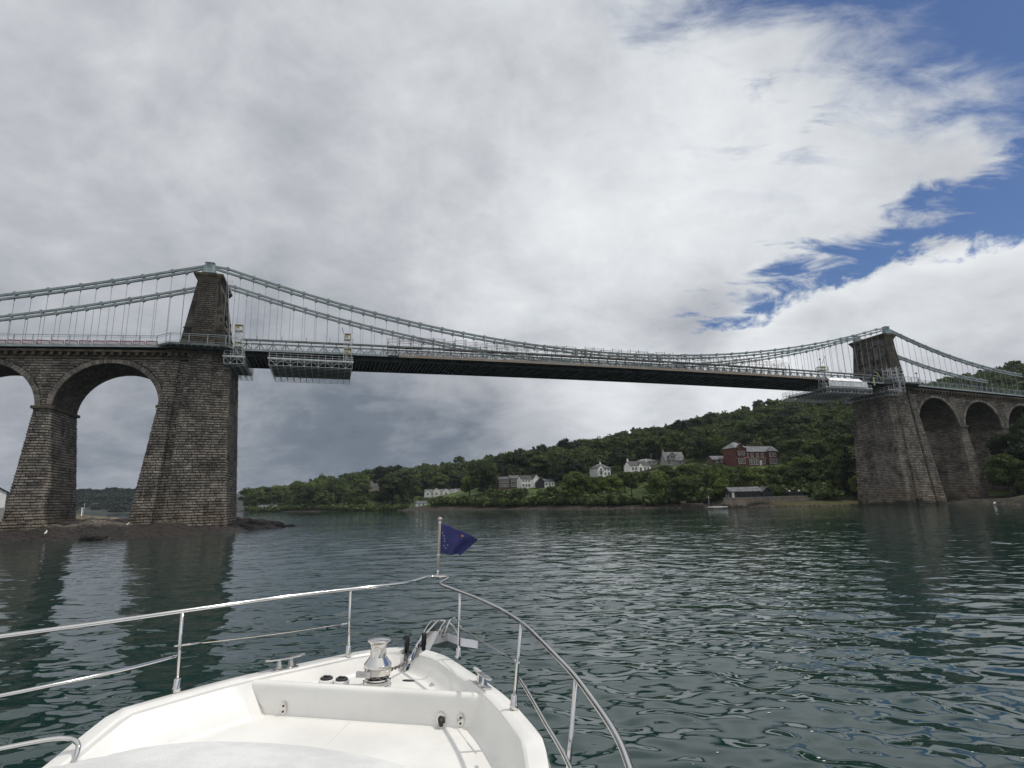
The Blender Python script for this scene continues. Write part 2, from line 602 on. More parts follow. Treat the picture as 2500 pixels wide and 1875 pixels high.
def copy_tree(o, parent=None):
    c = o.copy()
    C.objects.link(c)
    c.parent = parent
    for ch in list(o.children):
        copy_tree(ch, c)
    return c


def relabel(o, label):
    o['label'] = label
    return o


# ------------------------------------------------------------------ bridge
BX, BY, BYAW = -59.4815, 105.9235, 0.32128
SP = 176.5
bcos, bsin = math.cos(BYAW), math.sin(BYAW)


def bw(s, t, z=0.0):
    return (BX + s * bcos - t * bsin, BY + s * bsin + t * bcos, z)


def zd(s):
    if -7 <= s <= 183.5:
        return 33.2 + 0.65 * (1 - ((s - 88.25) / 88.25) ** 2)
    if s < -7:
        return zd(-7) - 0.052 * min(-7 - s, 53)
    return zd(183.5) - 0.036 * (s - 183.5)


bridge = thing('suspension_bridge', 'long stone-towered suspension bridge with grey iron chains spanning the strait', 'bridge', (BX, BY, 0), BYAW)


def lerp(a, b, f):
    return a + (b - a) * f


def build_tower(s0, mainside):
    """mainside=+1: main span lies towards +s; -1: towards -s. local offset s0"""
    k = mainside
    tw = bpy.data.objects.new('masonry_tower', None)
    C.objects.link(tw)
    tw.parent = bridge
    tw.location = (s0, 0, 0)

    def sx(a, b):
        a, b = k * a, k * b
        return (min(a, b), max(a, b))
    # pier body, recessed core then raised panels, battered both ways
    mb = MB()
    zt, zb = 32.3, -3.0

    def lev(z):
        return (31.0 - z) / 31.0
    def body(z):
        f = lev(z)
        a, b = sx(-lerp(5.0, 8.7, f), lerp(4.7, 6.15, f))
        t = lerp(5.0, 6.7, f)
        return (a, b, -t, t)
    mb.rock_frustum(body(zb), zb, body(zt), zt)
    pier = mb.build('pier', [M['stone'], M['joint']], tw, fix=False)
    for (a0, a1, b0, b1, tt0, tt1, nm) in (
            (-5.1, -8.75, -3.5, -5.1, 5.6, 7.4, 'side_panel'),
            (2.0, 2.75, 4.75, 6.2, 5.6, 7.4, 'corner_panel'),
            (-1.95, -3.55, 1.95, 2.7, 6.0, 7.95, 'buttress')):
        mb = MB()
        for sgn in (-1, 1):
            def pan(z):
                f = lev(z)
                a, b = sx(lerp(a0, a1, f), lerp(b0, b1, f))
                t = lerp(tt0, tt1, f)
                i = lerp(4.6, 6.2, f)
                return (a, b, -t, -i) if sgn < 0 else (a, b, i, t)
            mb.rock_frustum(pan(zb), zb, pan(zt + 0.0), zt, faces=('sew' if sgn < 0 else 'new'))
            mb.build(nm, [M['stone'], M['joint']], tw, fix=False)
            mb = MB()
    # bracketed cornice under the deck
    mb = MB()
    a, b = sx(-5.5, 5.2)
    mb.box(a, b, -5.9, 5.9, 32.3, 32.95)
    mb.box(a + 0.2, b - 0.2, -5.8, 5.8, 31.0, 31.25)
    x = a + 0.3
    while x < b - 0.3:
        for sg in (-1, 1):
            mb.box(x, x + 0.42, sg * 5.95 - 0.3, sg * 5.95 + 0.3, 31.6, 32.297)
        x += 1.0
    mb.build('bracket_cornice', M['cornice'], tw)
    # upper tower above the roadway: body with two road arches, niches
    mb = MB()
    mb.frustum((-4.05, 4.05, -5.35, 5.35), 32.95, (-1.95, 1.95, -4.9, 4.9), 46.9)
    up_ = mb.build('tower_shaft', M['ashlar'], tw)
    cut = MB()

    def arch_prism(tc, w, zb_, zsp, x0, x1):
        n = 10
        pts = [(tc - w / 2, zb_), (tc + w / 2, zb_)]
        for i in range(n + 1):
            an = math.pi * i / n
            pts.append((tc + w / 2 * math.cos(an), zsp + w / 2 * math.sin(an)))
        cut.loft([[(x0, p[0], p[1]) for p in pts], [(x1, p[0], p[1]) for p in pts]])
    for tc in (-2.35, 2.35):
        arch_prism(tc, 2.75, 33.0, 36.6, -7, 7)
    cm = cut.build('cutter', M['ashlar'], tw)
    cut = MB()
    for tc in (-2.35, 2.35):
        # arched blind niches and square sunk panels on both faces
        for sg in (-1, 1):
            f = (43.5 - 32.95) / 13.95
            fs = lerp(4.05, 1.95, f)
            arch_prism(tc, 1.75, 41.2, 44.7, sg * (fs - 1.0), sg * (fs + 2.5))
            fs = lerp(4.05, 1.95, (40 - 32.95) / 13.95)
            x0, x1 = sorted((sg * (fs - 0.5), sg * (fs + 2.5)))
            cut.box(x0, x1, tc - 0.95, tc + 0.95, 39.4, 40.5)
    cn = cut.build('cutter', M['ashlar'], tw)
    for cobj in (cm, cn):
        md = up_.modifiers.new('cut', 'BOOLEAN')
        md.operation = 'DIFFERENCE'
        md.solver = 'EXACT'
        md.object = cobj
    dg = bpy.context.evaluated_depsgraph_get()
    dg.update()
    nm = bpy.data.meshes.new_from_object(up_.evaluated_get(dg))
    up_.modifiers.clear()
    up_.data = nm
    bpy.data.objects.remove(cm)
    bpy.data.objects.remove(cn)
    # rock-faced centre strips on the two narrow sides
    mb = MB()
    for sg in (-1, 1):
        a = (-1.95, 1.95, -6.0, -5.0) if sg < 0 else (-1.95, 1.95, 5.0, 6.0)
        b = (-1.7, 1.7, -5.25, -4.5) if sg < 0 else (-1.7, 1.7, 4.5, 5.25)
        mb.rock_frustum(a, 32.95, b, 46.9, faces=('sew' if sg < 0 else 'new'), course=0.42, length=0.8, prot=(0.05, 0.14))
        mb.build('rock_faced_strip', [M['stone_tower'], M['joint']], tw, fix=False)
        mb = MB()
    # mouldings round the niches and sills below them
    for sg in (-1, 1):
        for tc in (-2.35, 2.35):
            mb = MB()
            def fz(z):
                return sg * (lerp(4.05, 1.95, (z - 32.95) / 13.95))
            pts = [(tc - 1.02, 41.25), (tc - 1.02, 44.7)] + [(tc - 1.02 * math.cos(math.pi * i / 10), 44.7 + 1.02 * math.sin(math.pi * i / 10)) for i in range(1, 10)] + [(tc + 1.02, 44.7), (tc + 1.02, 41.25)]
            for a_, b_ in zip(pts[:-1], pts[1:]):
                mb.beam((fz(a_[1]) + sg * 0.02, a_[0], a_[1]), (fz(b_[1]) + sg * 0.02, b_[0], b_[1]), 0.26, 0.26, up=(1, 0, 0))
            mb.build('niche_moulding', M['cornice'], tw)
            mb = MB()
            x0, x1 = sorted((fz(41.0) - sg * 0.1, fz(41.0) + sg * 0.28))
            mb.box(x0, x1, tc - 1.35, tc + 1.35, 40.86, 41.12)
            mb.build('niche_sill', M['cornice'], tw)
            mb = MB()
            x0, x1 = sorted((fz(39.2) - sg * 0.1, fz(39.2) + sg * 0.25))
            mb.box(x0, x1, tc - 1.35, tc + 1.35, 39.0, 39.25)
            mb.build('niche_sill', M['cornice'], tw)
            mb = MB()
            n_ = 43.2
            x0, x1 = sorted((fz(43.5) - sg * 0.74, fz(43.5) - sg * 0.60))
            mb.box(x0, x1, tc - 0.86, tc + 0.86, 41.25, 45.2)
            mb.build('niche_panel', M['niche'], tw)
    # string course on the flanks
    mb = MB()
    z = 37.3
    f = (z - 32.95) / 13.95
    hs, ht = lerp(4.05, 1.95, f), lerp(5.35, 4.9, f)
    mb.box(-hs - 0.12, hs + 0.12, -ht - 0.12, ht + 0.12, z, z + 0.22)
    z = 41.0
    f = (z - 32.95) / 13.95
    hs, ht = lerp(4.05, 1.95, f), lerp(5.35, 4.9, f)
    mb.box(-hs - 0.1, hs + 0.1, -ht + 0.2, ht - 0.2, z - 0.18, z)
    mb.build('string_course', M['ashlar'], tw)
    mb = MB()
    mb.frustum((-1.85, 1.85, -5.3, 5.3), 46.9, (-1.95, 1.95, -5.4, 5.4), 47.25)
    mb.frustum((-1.95, 1.95, -5.4, 5.4), 47.25, (-2.5, 2.5, -5.75, 5.75), 48.0)
    mb.box(-2.55, 2.55, -5.8, 5.8, 48.0, 48.42)
    mb.frustum((-2.4, 2.4, -5.6, 5.6), 48.42, (-2.0, 2.0, -5.3, 5.3), 48.62)
    mb.build('cornice', M['cornice'], tw)
    # saddles
    for t in (-4.85, 4.85):
        mb = MB()
        mb.box(-1.25, 1.25, t - 0.7, t + 0.7, 48.62, 48.85)
        mb.loft([[(x, t + y, z) for x, z in ((-1.15, 48.85), (1.15, 48.85), (0.75, 50.5), (0.55, 50.62), (-0.55, 50.62), (-0.75, 50.5))] for y in (-0.5, 0.5)])
        for x in (-0.5, 0, 0.5):
            for y in (-0.62, 0.5):
                mb.box(x - 0.07, x + 0.07, t + y, t + y + 0.12, 48.85, 50.45)
        mb.box(-0.85, 0.85, t - 0.68, t + 0.68, 50.62, 50.75)
        mb.build('chain_saddle', M['saddle'], tw)
    return tw


towerL = build_tower(0, 1)
towerR = build_tower(SP, -1)


def build_viaduct(s0, k, slope, count, base_w=2.9, foot=(0, 0)):
    """arches running away from the tower at s0 in direction k"""
    va = bpy.data.objects.new('approach_viaduct', None)
    C.objects.link(va)
    va.parent = bridge
    zs, rr = 22.3, 8.0
    a0 = 6.2
    pw = 2.3
    arches = []
    s = a0
    for i in range(count):
        arches.append((s + rr))
        s += 2 * rr + pw + (0.4 if k > 0 else 0)
    end = s

    def drop(ss, z):
        f = max(0, min(1, (z - 16) / 8))
        return z - slope * max(0, ss - 6) * f
    # spandrel walls with the arch openings, in vertical strips so it stays manifold
    T = 5.35
    top = 31.0

    def zlow(ss):
        for c in arches:
            if abs(ss - c) < rr:
                return zs + math.sqrt(rr * rr - (ss - c) ** 2)
        return zs
    xs = [a0 - 2.3]
    for c in arches:
        for i in range(33):
            xs.append(c - rr * math.cos(math.pi * i / 32))
    xs.append(end + 0.4)
    mb = MB()
    nrow = 1
    b = len(mb.v)
    for x in xs:
        for t in (-T, T):
            mb.v.append((s0 + k * x, t, drop(x, zlow(x))))
            mb.v.append((s0 + k * x, t, drop(x, top)))
    n = len(xs)
    for i in range(n - 1):
        a_, c_ = b + 4 * i, b + 4 * (i + 1)
        mb.face([a_, c_, c_ + 1, a_ + 1])
        mb.face([a_ + 2, a_ + 3, c_ + 3, c_ + 2])
        mb.face([a_ + 1, c_ + 1, c_ + 3, a_ + 3])
        mb.face([a_, a_ + 2, c_ + 2, c_], False)
    mb.face([b, b + 1, b + 3, b + 2])
    e = b + 4 * (n - 1)
    mb.face([e, e + 2, e + 3, e + 1])
    sw = mb.build('spandrel_wall', M['soffit_stone'], va, fix=True)
    # rock-faced blocks on both faces of the spandrels, course by course
    fb_ = {}
    z = zs
    while z < top - 0.2:
        z1 = min(z + 0.46, top)
        cuts = [xs[0]]
        for c in arches:
            q = (z + 0.05 - zs)
            R_ = rr + 0.86
            if q < R_:
                w_ = math.sqrt(R_ * R_ - q * q)
                cuts += [c - w_, c + w_]
        cuts.append(xs[-1])
        for i in range(0, len(cuts) - 1, 2):
            a_, b_ = cuts[i], cuts[i + 1]
            if b_ - a_ < 0.3:
                continue
            for sg in (-1, 1):
                p = [(s0 + k * a_, sg * T, drop(a_, z)), (s0 + k * b_, sg * T, drop(b_, z)), (s0 + k * b_, sg * T, drop(b_, z1)), (s0 + k * a_, sg * T, drop(a_, z1))]
                if k * sg > 0:
                    p = [p[1], p[0], p[3], p[2]]
                key = (sg, i) if z < zs + rr + 0.4 else (sg, 0)
                fb_.setdefault(key, MB()).stones(*p, course=0.5)
        z = z1
    for q in fb_.values():
        q.build('facing_blocks', M['stone'], sw, fix=False)
    # arch rings, slightly proud
    for c in arches:
        for sg in (-1, 1):
            mb = MB()
            nv = 44
            for i in range(nv):
                rings = []
                pr_ = T + STR.uniform(0.08, 0.15)
                ro_ = rr + STR.uniform(0.72, 0.90)
                for an in (math.pi * (i + 0.05) / nv, math.pi * (i + 0.95) / nv):
                    ring = []
                    for rad, t in ((rr - 0.01, T - 0.3), (rr - 0.01, pr_), (ro_, pr_), (ro_, T - 0.3)):
                        x = c - rad * math.cos(an)
                        ring.append((s0 + k * x, sg * t, drop(x, zs + rad * math.sin(an))))
                    rings.append(ring)
                mb.loft(rings)
            mb.build('arch_ring', M['stone'], va)
    # piers between arches
    px_ = [arches[i] + rr + (arches[i + 1] - arches[i] - 2 * rr) / 2 for i in range(count - 1)] + [end + 0.0]
    for x in px_[:-1]:
        mb = MB()
        hw, hb = (arches[1] - arches[0] - 2 * rr) / 2, base_w
        mb.rock_frustum((s0 + k * x - hb, s0 + k * x + hb, -7.3, 7.3), -2.0, (s0 + k * x - hw, s0 + k * x + hw, -5.45, 5.45), drop(x, zs - 0.3))
        mb.build('arch_pier', [M['stone'], M['joint']], va, fix=False)
        mb = MB()
        zi = drop(x, zs - 0.3)
        mb.box(s0 + k * x - hw - 0.4, s0 + k * x + hw + 0.4, -5.85, 5.85, zi, zi + 0.5)
        mb.build('impost_band', M['cornice'], va)
    # impost at the tower side
    mb = MB()
    a_, b_ = sorted((s0 + k * (a0 - 0.9), s0 + k * (a0 + 0.35)))
    mb.box(a_, b_, -5.8, 5.8, zs - 0.3, zs + 0.2)
    mb.build('impost_band', M['cornice'], va)
    # abutment at the land end
    mb = MB()
    a_, b_ = sorted((s0 + k * (end + 0.2), s0 + k * (end + 30)))
    mb.rock_frustum((a_, b_, -6.0, 6.0), -2.0, (a_, b_, -6.0, 6.0), drop(end, 31.2) - 0.9)
    mb.build('abutment', [M['stone'], M['joint']], va, fix=False)
    # string course, brackets, cornice following the road
    st = MB()
    co = MB()
    step = 1.27
    x = 5.2
    pts = []
    while x < end + 20:
        pts.append(x)
        x += step
    for i in range(len(pts) - 1):
        x0, x1 = pts[i], pts[i + 1]
        z0, z1 = drop(x0, 31.0), drop(x1, 31.0)
        for mbx, ta, tb, h0, h1 in ((st, -5.62, 5.62, 0.0, 0.32), (co, -6.15, 6.15, 1.15, 1.55)):
            q = [(s0 + k * x0, z0), (s0 + k * x1, z1)]
            v = []
            for (ss, zz) in q:
                v += [(ss, ta, zz + h0), (ss, tb, zz + h0), (ss, tb, zz + h1), (ss, ta, zz + h1)]
            if i < len(pts) - 1:
                bb = len(mbx.v)
                mbx.v.extend(v)
                for f in ((0, 1, 5, 4), (1, 2, 6, 5), (2, 3, 7, 6), (3, 0, 4, 7)):
                    mbx.face([bb + j for j in f])
        for sg in (-1, 1):
            zz = z0
            a_, b_ = sorted((s0 + k * x0 - 0.24, s0 + k * x0 + 0.24))
            co.box(a_, b_, sg * 5.75 - 0.32, sg * 5.75 + 0.32, zz + 0.55, zz + 1.149)
        # wall between string and cornice
        v = []
        for (ss, zz) in ((s0 + k * x0, z0), (s0 + k * x1, z1)):
            v += [(ss, -5.42, zz + 0.32), (ss, 5.42, zz + 0.32), (ss, 5.42, zz + 1.15), (ss, -5.42, zz + 1.15)]
        bb = len(st.v)
        st.v.extend(v)
        for f in ((0, 1, 5, 4), (1, 2, 6, 5), (2, 3, 7, 6), (3, 0, 4, 7)):
            st.face([bb + j for j in f])
    st.build('string_course', M['cornice'], va)
    co.build('bracket_cornice', M['cornice'], va)
    return va


build_viaduct(0, -1, 0.042, 3, 2.9)
build_viaduct(SP, 1, 0.034, 3, 2.9)
# stepped footing of the second left pier
mb = MB()
for i in range(7):
    e = i * 0.18
    a_ = (-34.5 + e * 1.5, -19.4 - e, -9.6 + e, 8.5)
    mb.rock_frustum(a_, i * 0.46 - 0.46 if i else -2.0, a_, i * 0.46, faces='se')
ft = mb.build('footing', [M['stone'], M['joint']], bridge, fix=False)

# deck -------------------------------------------------------------
HALF = 6.42


def strip(mbx, s_list, t0, t1, zo0, zo1):
    rings = [[(s, t0, zd(s) + zo0), (s, t1, zd(s) + zo0), (s, t1, zd(s) + zo1), (s, t0, zd(s) + zo1)] for s in s_list]
    mbx.loft(rings)


sl = list(np.arange(-60, 240.1, 2.35))
mb = MB()
strip(mb, sl, -HALF + 0.12, HALF - 0.12, 0.03, 0.20)
mb.build('road_slab', M['asphalt'], bridge)
mb = MB()
strip(mb, [s for s in sl if s < 34.0 or s > 150], -HALF, -HALF + 0.12, -0.10, 0.34)
strip(mb, [s for s in sl if s < 34.0], HALF - 0.12, HALF, -0.10, 0.34)
mb = MB()
for a, b in ((-60, 36), (150, 240)):
    q = [s for s in sl if a <= s <= b]
    strip(mb, q, -HALF, -HALF + 0.12, -0.08, 0.34)
strip(mb, sl, HALF - 0.12, HALF, -0.08, 0.34)
mb.build('deck_fascia', M['iron_light'], bridge)
mb = MB()
strip(mb, list(np.linspace(36.2, 149.8, 50)), -HALF - 0.05, -HALF + 0.12, -0.12, 0.42)
tag(mb.build('deck_fascia', M['rusty'], bridge), 'rust-stained edge board of the deck')
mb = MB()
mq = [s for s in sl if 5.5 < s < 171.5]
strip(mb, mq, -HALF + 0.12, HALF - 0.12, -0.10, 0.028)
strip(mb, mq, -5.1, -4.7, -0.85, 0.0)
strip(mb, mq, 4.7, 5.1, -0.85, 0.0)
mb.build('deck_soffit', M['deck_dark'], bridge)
M['flange'] = mat('pale_flange', (0.27, 0.28, 0.275), 0.7, 0.0, 0.25, 0.5)
rest = MB()
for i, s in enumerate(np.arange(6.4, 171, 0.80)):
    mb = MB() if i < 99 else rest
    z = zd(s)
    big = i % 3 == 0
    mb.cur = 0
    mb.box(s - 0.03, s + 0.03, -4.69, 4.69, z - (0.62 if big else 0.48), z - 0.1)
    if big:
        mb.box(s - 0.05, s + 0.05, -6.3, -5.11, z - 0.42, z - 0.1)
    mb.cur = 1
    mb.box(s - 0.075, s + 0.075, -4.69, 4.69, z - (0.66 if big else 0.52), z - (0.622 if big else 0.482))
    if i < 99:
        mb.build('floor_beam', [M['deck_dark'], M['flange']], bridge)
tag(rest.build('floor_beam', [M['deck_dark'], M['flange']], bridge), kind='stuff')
# balconies round the towers
for s0, k in ((0, 1), (SP, -1)):
    mb = MB()
    for sg in (-1, 1):
        o_ = 8.9 if s0 == 0 else 8.6
        pl = [(-7.4, HALF - 0.3), (-4.6, o_), (4.4, o_), (6.6, HALF - 0.3)]
        z0, z1 = zd(s0) - 0.02, zd(s0) + 0.36
        mb = MB()
        mb.loft([[(s0 + k * a, sg * b, z) for a, b in pl] for z in (z0, z1)])
        for a in np.arange(-5.5, 5.6, 1.1):
            mb.beam((s0 + k * a, sg * 5.9, z0 - 0.25), (s0 + k * a, sg * min(o_, HALF + (7.0 - abs(a)) * 0.9), z0 - 0.12), 0.12, 0.25)
        mb.build('tower_balcony', M['deck_beam'], bridge)


# railings: posts, two rails and upright bars
def railing(path, zf, bars=True, h=1.75, post=2.65):
    """path: list of (s,t)"""
    mb = MB()
    bars_ = MB()
    for i in range(len(path) - 1):
        (s0, t0), (s1, t1) = path[i], path[i + 1]
        L = math.hypot(s1 - s0, t1 - t0)
        n = max(1, round(L / post))
        for j in range(n + (i == len(path) - 2)):
            f = j / n
            s, t = lerp(s0, s1, f), lerp(t0, t1, f)
            mb.box(s - 0.06, s + 0.06, t - 0.06, t + 0.06, zf(s), zf(s) + h)
        for j in range(n):
            f0, f1 = j / n, (j + 1) / n
            a = (lerp(s0, s1, f0), lerp(t0, t1, f0))
            b = (lerp(s0, s1, f1), lerp(t0, t1, f1))
            for hh, w in ((h, 0.09), (h - 0.32, 0.045), (0.42, 0.045)):
                mb.beam((a[0], a[1], zf(a[0]) + hh), (b[0], b[1], zf(b[0]) + hh), w)
            if bars:
                nb = int(math.hypot(b[0] - a[0], b[1] - a[1]) / 0.17)
                for q in range(1, nb):
                    f = q / nb
                    s, t = lerp(a[0], b[0], f), lerp(a[1], b[1], f)
                    z = zf(s)
                    bars_.add([(s - 0.013, t, z + 0.42), (s + 0.013, t, z + 0.42), (s + 0.013, t, z + h - 0.32), (s - 0.013, t, z + h - 0.32),
                               (s, t - 0.013, z + 0.42), (s, t + 0.013, z + 0.42), (s, t + 0.013, z + h - 0.32), (s, t - 0.013, z + h - 0.32)],
                              [(0, 1, 2, 3), (4, 5, 6, 7)])
    o = mb.build('deck_railing', M['iron_light'], bridge)
    if bars:
        bars_.build('railing_bars', M['iron_light'], o, fix=False)
    return o


zr = lambda s: zd(s) + 0.2
railing([(-60, -6.36), (-7.3, -6.36), (-4.6, -8.82), (4.4, -8.82), (6.5, -6.36), (8.5, -6.36)], lambda s: zd(s) + 0.2, bars=False, h=1.85)
railing([(168, -6.36), (170.2, -6.36), (172.1, -8.52), (181.1, -8.52), (183.9, -6.36), (240, -6.36)], zr, h=1.6, post=2.6)
railing([(-60, 6.36), (240, 6.36)], zr, bars=False, h=1.6)
railing([(8.5, -6.36), (168, -6.36)], zr, bars=False, h=1.25)


# stiffening trusses on both sides of the roadway
for t in (-4.95, 4.95):
    mb = MB()
    q = list(np.linspace(6.5, 170, 70))
    rings = lambda zo, hh, w: [[(s, t - w, zd(s) + zo), (s, t + w, zd(s) + zo), (s, t + w, zd(s) + zo + hh), (s, t - w, zd(s) + zo + hh)] for s in q]
    mb.loft(rings(2.30, 0.34, 0.22))
    mb.loft(rings(1.62, 0.14, 0.10))
    mb.loft(rings(0.20, 0.50, 0.12))
    s = 7.4
    while s < 169:
        z = zd(s)
        mb.beam((s, t, z + 0.3), (s, t, z + 2.35), 0.16)
        for e in (-1, 1):
            mb.beam((s + e * 0.75, t, z + 0.7), (s + e * 0.12, t, z + 1.62), 0.14)
        s += 2.35
    mb.build('stiffening_truss', M['truss'], bridge)


# chains ------------------------------------------------------------
def zchain(s):
    """upper tier"""
    if s < 0:
        dd = max(0, -s - 1.2)
        return 50.05 - 0.335 * dd + 0.0015 * dd * dd
    if s > SP:
        dd = max(0, s - SP - 1.2)
        return 50.05 - 0.345 * dd + 0.0026 * dd * dd
    return min(50.1, 37.62 + 0.00169 * (s - 88.25) ** 2)


def zlow_(s):
    return zchain(s) - 0.72


joints_u = [3.13 + 4.706 * i for i in range(-14, 50)]
joints_l = [j + 2.353 for j in joints_u]
for t in (-4.9, 4.9):
    for tier, (js, fn) in enumerate(((joints_u, zchain), (joints_l, zlow_))):
        for a, b, part in ((-57, -0.9, 'w'), (0.9, SP - 0.9, 'm'), (SP + 0.9, 232, 'e')):
            pts = [a] + [j for j in js if a + 0.8 < j < b - 0.8] + [b]
            mb = MB()
            off = (0.0 if tier == 0 else 0.25)
            for i in range(len(pts) - 1):
                p = (pts[i], t, fn(pts[i]))
                q = (pts[i + 1], t, fn(pts[i + 1]))
                if tier == 1:
                    if abs(p[0]) < 1.5 or abs(p[0] - SP) < 1.5:
                        p = (p[0], t, p[2] + 0.25)
                    if abs(q[0]) < 1.5 or abs(q[0] - SP) < 1.5:
                        q = (q[0], t, q[2] + 0.25)
                for w in (-0.16, 0.16):
                    mb.beam((p[0], t + w, p[2]), (q[0], t + w, q[2]), 0.15, 0.36)
            for j in pts[1:-1]:
                mb.lathe([(0.36, -0.30), (0.36, 0.30)], (j, t, fn(j)), 12, 'y')
                mb.lathe([(0.13, -0.36), (0.13, 0.36)], (j, t, fn(j)), 8, 'y')
            mb.build('chain', M['iron'], bridge)

# centre clamps linking chain and truss near midspan
for s in (77.0, 79.4, 96.4, 98.8):
    for t in (-4.9, 4.9):
        mb = MB()
        mb.box(s - 0.32, s + 0.32, t - 0.28, t + 0.28, zd(s) + 2.3, zchain(s) + 0.25)
        mb.build('chain_clamp', M['iron'], bridge)

# hangers: one rod below every joint of either tier
hang = []
for t in (-4.9, 4.9):
    for j in sorted([j for j in joints_u + joints_l if -44 < j < 231 and abs(j) > 2.6 and abs(j - SP) > 2.6]):
        if 44 < j < 132:
            pass
        zt_ = zlow_(j) - 0.1
        zb_ = zd(j) + (2.4 if 6 < j < 170 else 0.3)
        if zt_ - zb_ < 0.25:
            continue
        px_, py_, _ = bw(j, t)
        dist = math.hypot(px_, py_)
        vis = abs(math.atan2(px_, py_) * 57.3) < 43
        hang.append(((zt_ - zb_) / dist * (1 if vis else 0.01), j, t, zt_, zb_))
hang.sort(reverse=True)
rest = MB()
for i, (_, j, t, z1_, z0_) in enumerate(hang):
    mbx = MB() if i < 100 else rest
    mbx.beam((j, t, z0_), (j, t, z1_), 0.055)
    mbx.beam((j, t, z1_), (j, t, z1_ - 0.45), 0.16)
    if i < 100:
        mbx.build('hanger_rod', M['rod'], bridge)
tag(rest.build('hanger_rod', M['rod'], bridge), kind='stuff')

# upright short poles standing on the truss top chord
mb = MB()
for s in np.arange(9.2, 169, 2.35 * 1.9):
    for t in (-5.2, 5.0):
        if random.random() < 0.85:
            mb.beam((s, t, zd(s) + 2.5), (s, t, zd(s) + 3.1 + random.random() * 0.6), 0.09)
mb.build('truss_post', M['scaf_brown'], bridge)


# ------------------------------------------------------------------ red and white barriers on the left deck
def make_barrier():
    t = thing('traffic_barrier', 'red plastic barrier with white bars in the row along the left bridge deck', 'barrier', (0, 0, 0), BYAW, 'red and white barriers along the left deck')
    mb = MB()
    mb.box(-0.95, 0.95, -0.03, 0.03, 0.82, 1.0)
    mb.box(-0.95, 0.95, -0.03, 0.03, 0.16, 0.34)
    for x in (-0.95, 0.83):
        mb.box(x, x + 0.12, -0.03, 0.03, 0.34, 0.82)
    bevel(mb.build('frame', M['red_plastic'], t), 0.015)
    mb = MB()
    for i in range(9):
        x = -0.78 + i * 0.178
        mb.box(x, x + 0.1, -0.02, 0.02, 0.342, 0.818)
    mb.build('bars', M['white_plastic'], t)
    for x in (-0.7, 0.7):
        mb = MB()
        mb.box(x - 0.06, x + 0.06, -0.28, 0.28, 0.0, 0.159)
        mb.build('foot', M['red_plastic'], t)
    return t


ORD = ['first', 'second', 'third', 'fourth', 'fifth', 'sixth', 'seventh', 'eighth', 'ninth', 'tenth', 'eleventh', 'twelfth', 'thirteenth', 'last']
bi = 0
bar0 = None
s = -34.5
while s < -7.6:
    o = bar0 if bar0 is None else copy_tree(bar0)
    if bar0 is None:
        bar0 = o = make_barrier()
    o.location = bw(s, -6.05, zd(s) + 0.16)
    o['label'] = ORD[bi] + ' red and white barrier from the left end of the row on the left deck'
    bi += 1
    o.rotation_euler = (0, 0, BYAW + random.uniform(-0.05, 0.05))
    s += 2.03


# ------------------------------------------------------------------ scaffolds
def platform(name, label, s0, s1, zb_, slope=0.0, tmax=7.6, near=-7.6, boards=True, endroll=0.0):
    r = thing(name, label, 'scaffolding', bw((s0 + s1) / 2, 0, zb_), BYAW)
    a, b = -(s1 - s0) / 2, (s1 - s0) / 2
    H = 1.35
    fr = MB()
    nx = max(2, round((b - a) / 1.25))
    ny = round((tmax - near) / 1.25)
    xs = np.linspace(a, b, nx + 1)
    ys = np.linspace(near, tmax, ny + 1)
    tb = lambda p, q, w=0.06: fr.beam(p, q, w)
    for y in ys:
        edge = (y == ys[0] or y == ys[-1])
        w = 0.07 if edge else 0.05
        tb((a, y, 0), (b, y, 0), w)
        tb((a, y, H), (b, y, H), w + 0.02)
    for y in (ys[0], ys[-1]):
        for i, x in enumerate(xs):
            tb((x, y, 0), (x, y, H))
            if i < nx:
                tb((x, y, 0 if i % 2 else H), (xs[i + 1], y, H if i % 2 else 0), 0.05)
    for x in xs:
        tb((x, near, 0), (x, tmax, 0), 0.05)
        tb((x, near, H), (x, tmax, H), 0.06)
        for i, y in enumerate(ys):
            tb((x, y, 0), (x, y, H), 0.045)
            if i < ny:
                tb((x, y, 0 if i % 2 else H), (x, ys[i + 1], H if i % 2 else 0), 0.045)
    fr.box(a - 0.25, b + 0.25, near - 0.12, near + 0.12, H - 0.14, H + 0.16)
    fr.build('lattice_frame', M['scaf'], r)
    mb = MB()
    mb.box(a, b, near + 0.15, tmax - 1.4, 0.68, 0.74)
    mb.build('board_floor', M['scaf_floor'], r)
    g = MB()
    for y in (near, tmax):
        for h in (0.5, 1.0):
            g.beam((a - 0.2, y, H + h), (b + 0.2, y, H + h), 0.05)
        for x in xs:
            g.beam((x, y, H), (x, y, H + 1.1), 0.055)
    for x in (a, b):
        for h in (0.5, 1.0):
            g.beam((x, near, H + h), (x, tmax, H + h), 0.05)
        for y in ys:
            g.beam((x, y, H), (x, y, H + 1.05), 0.05)
    g.build('guard_rail', M['scaf'], r)
    return r


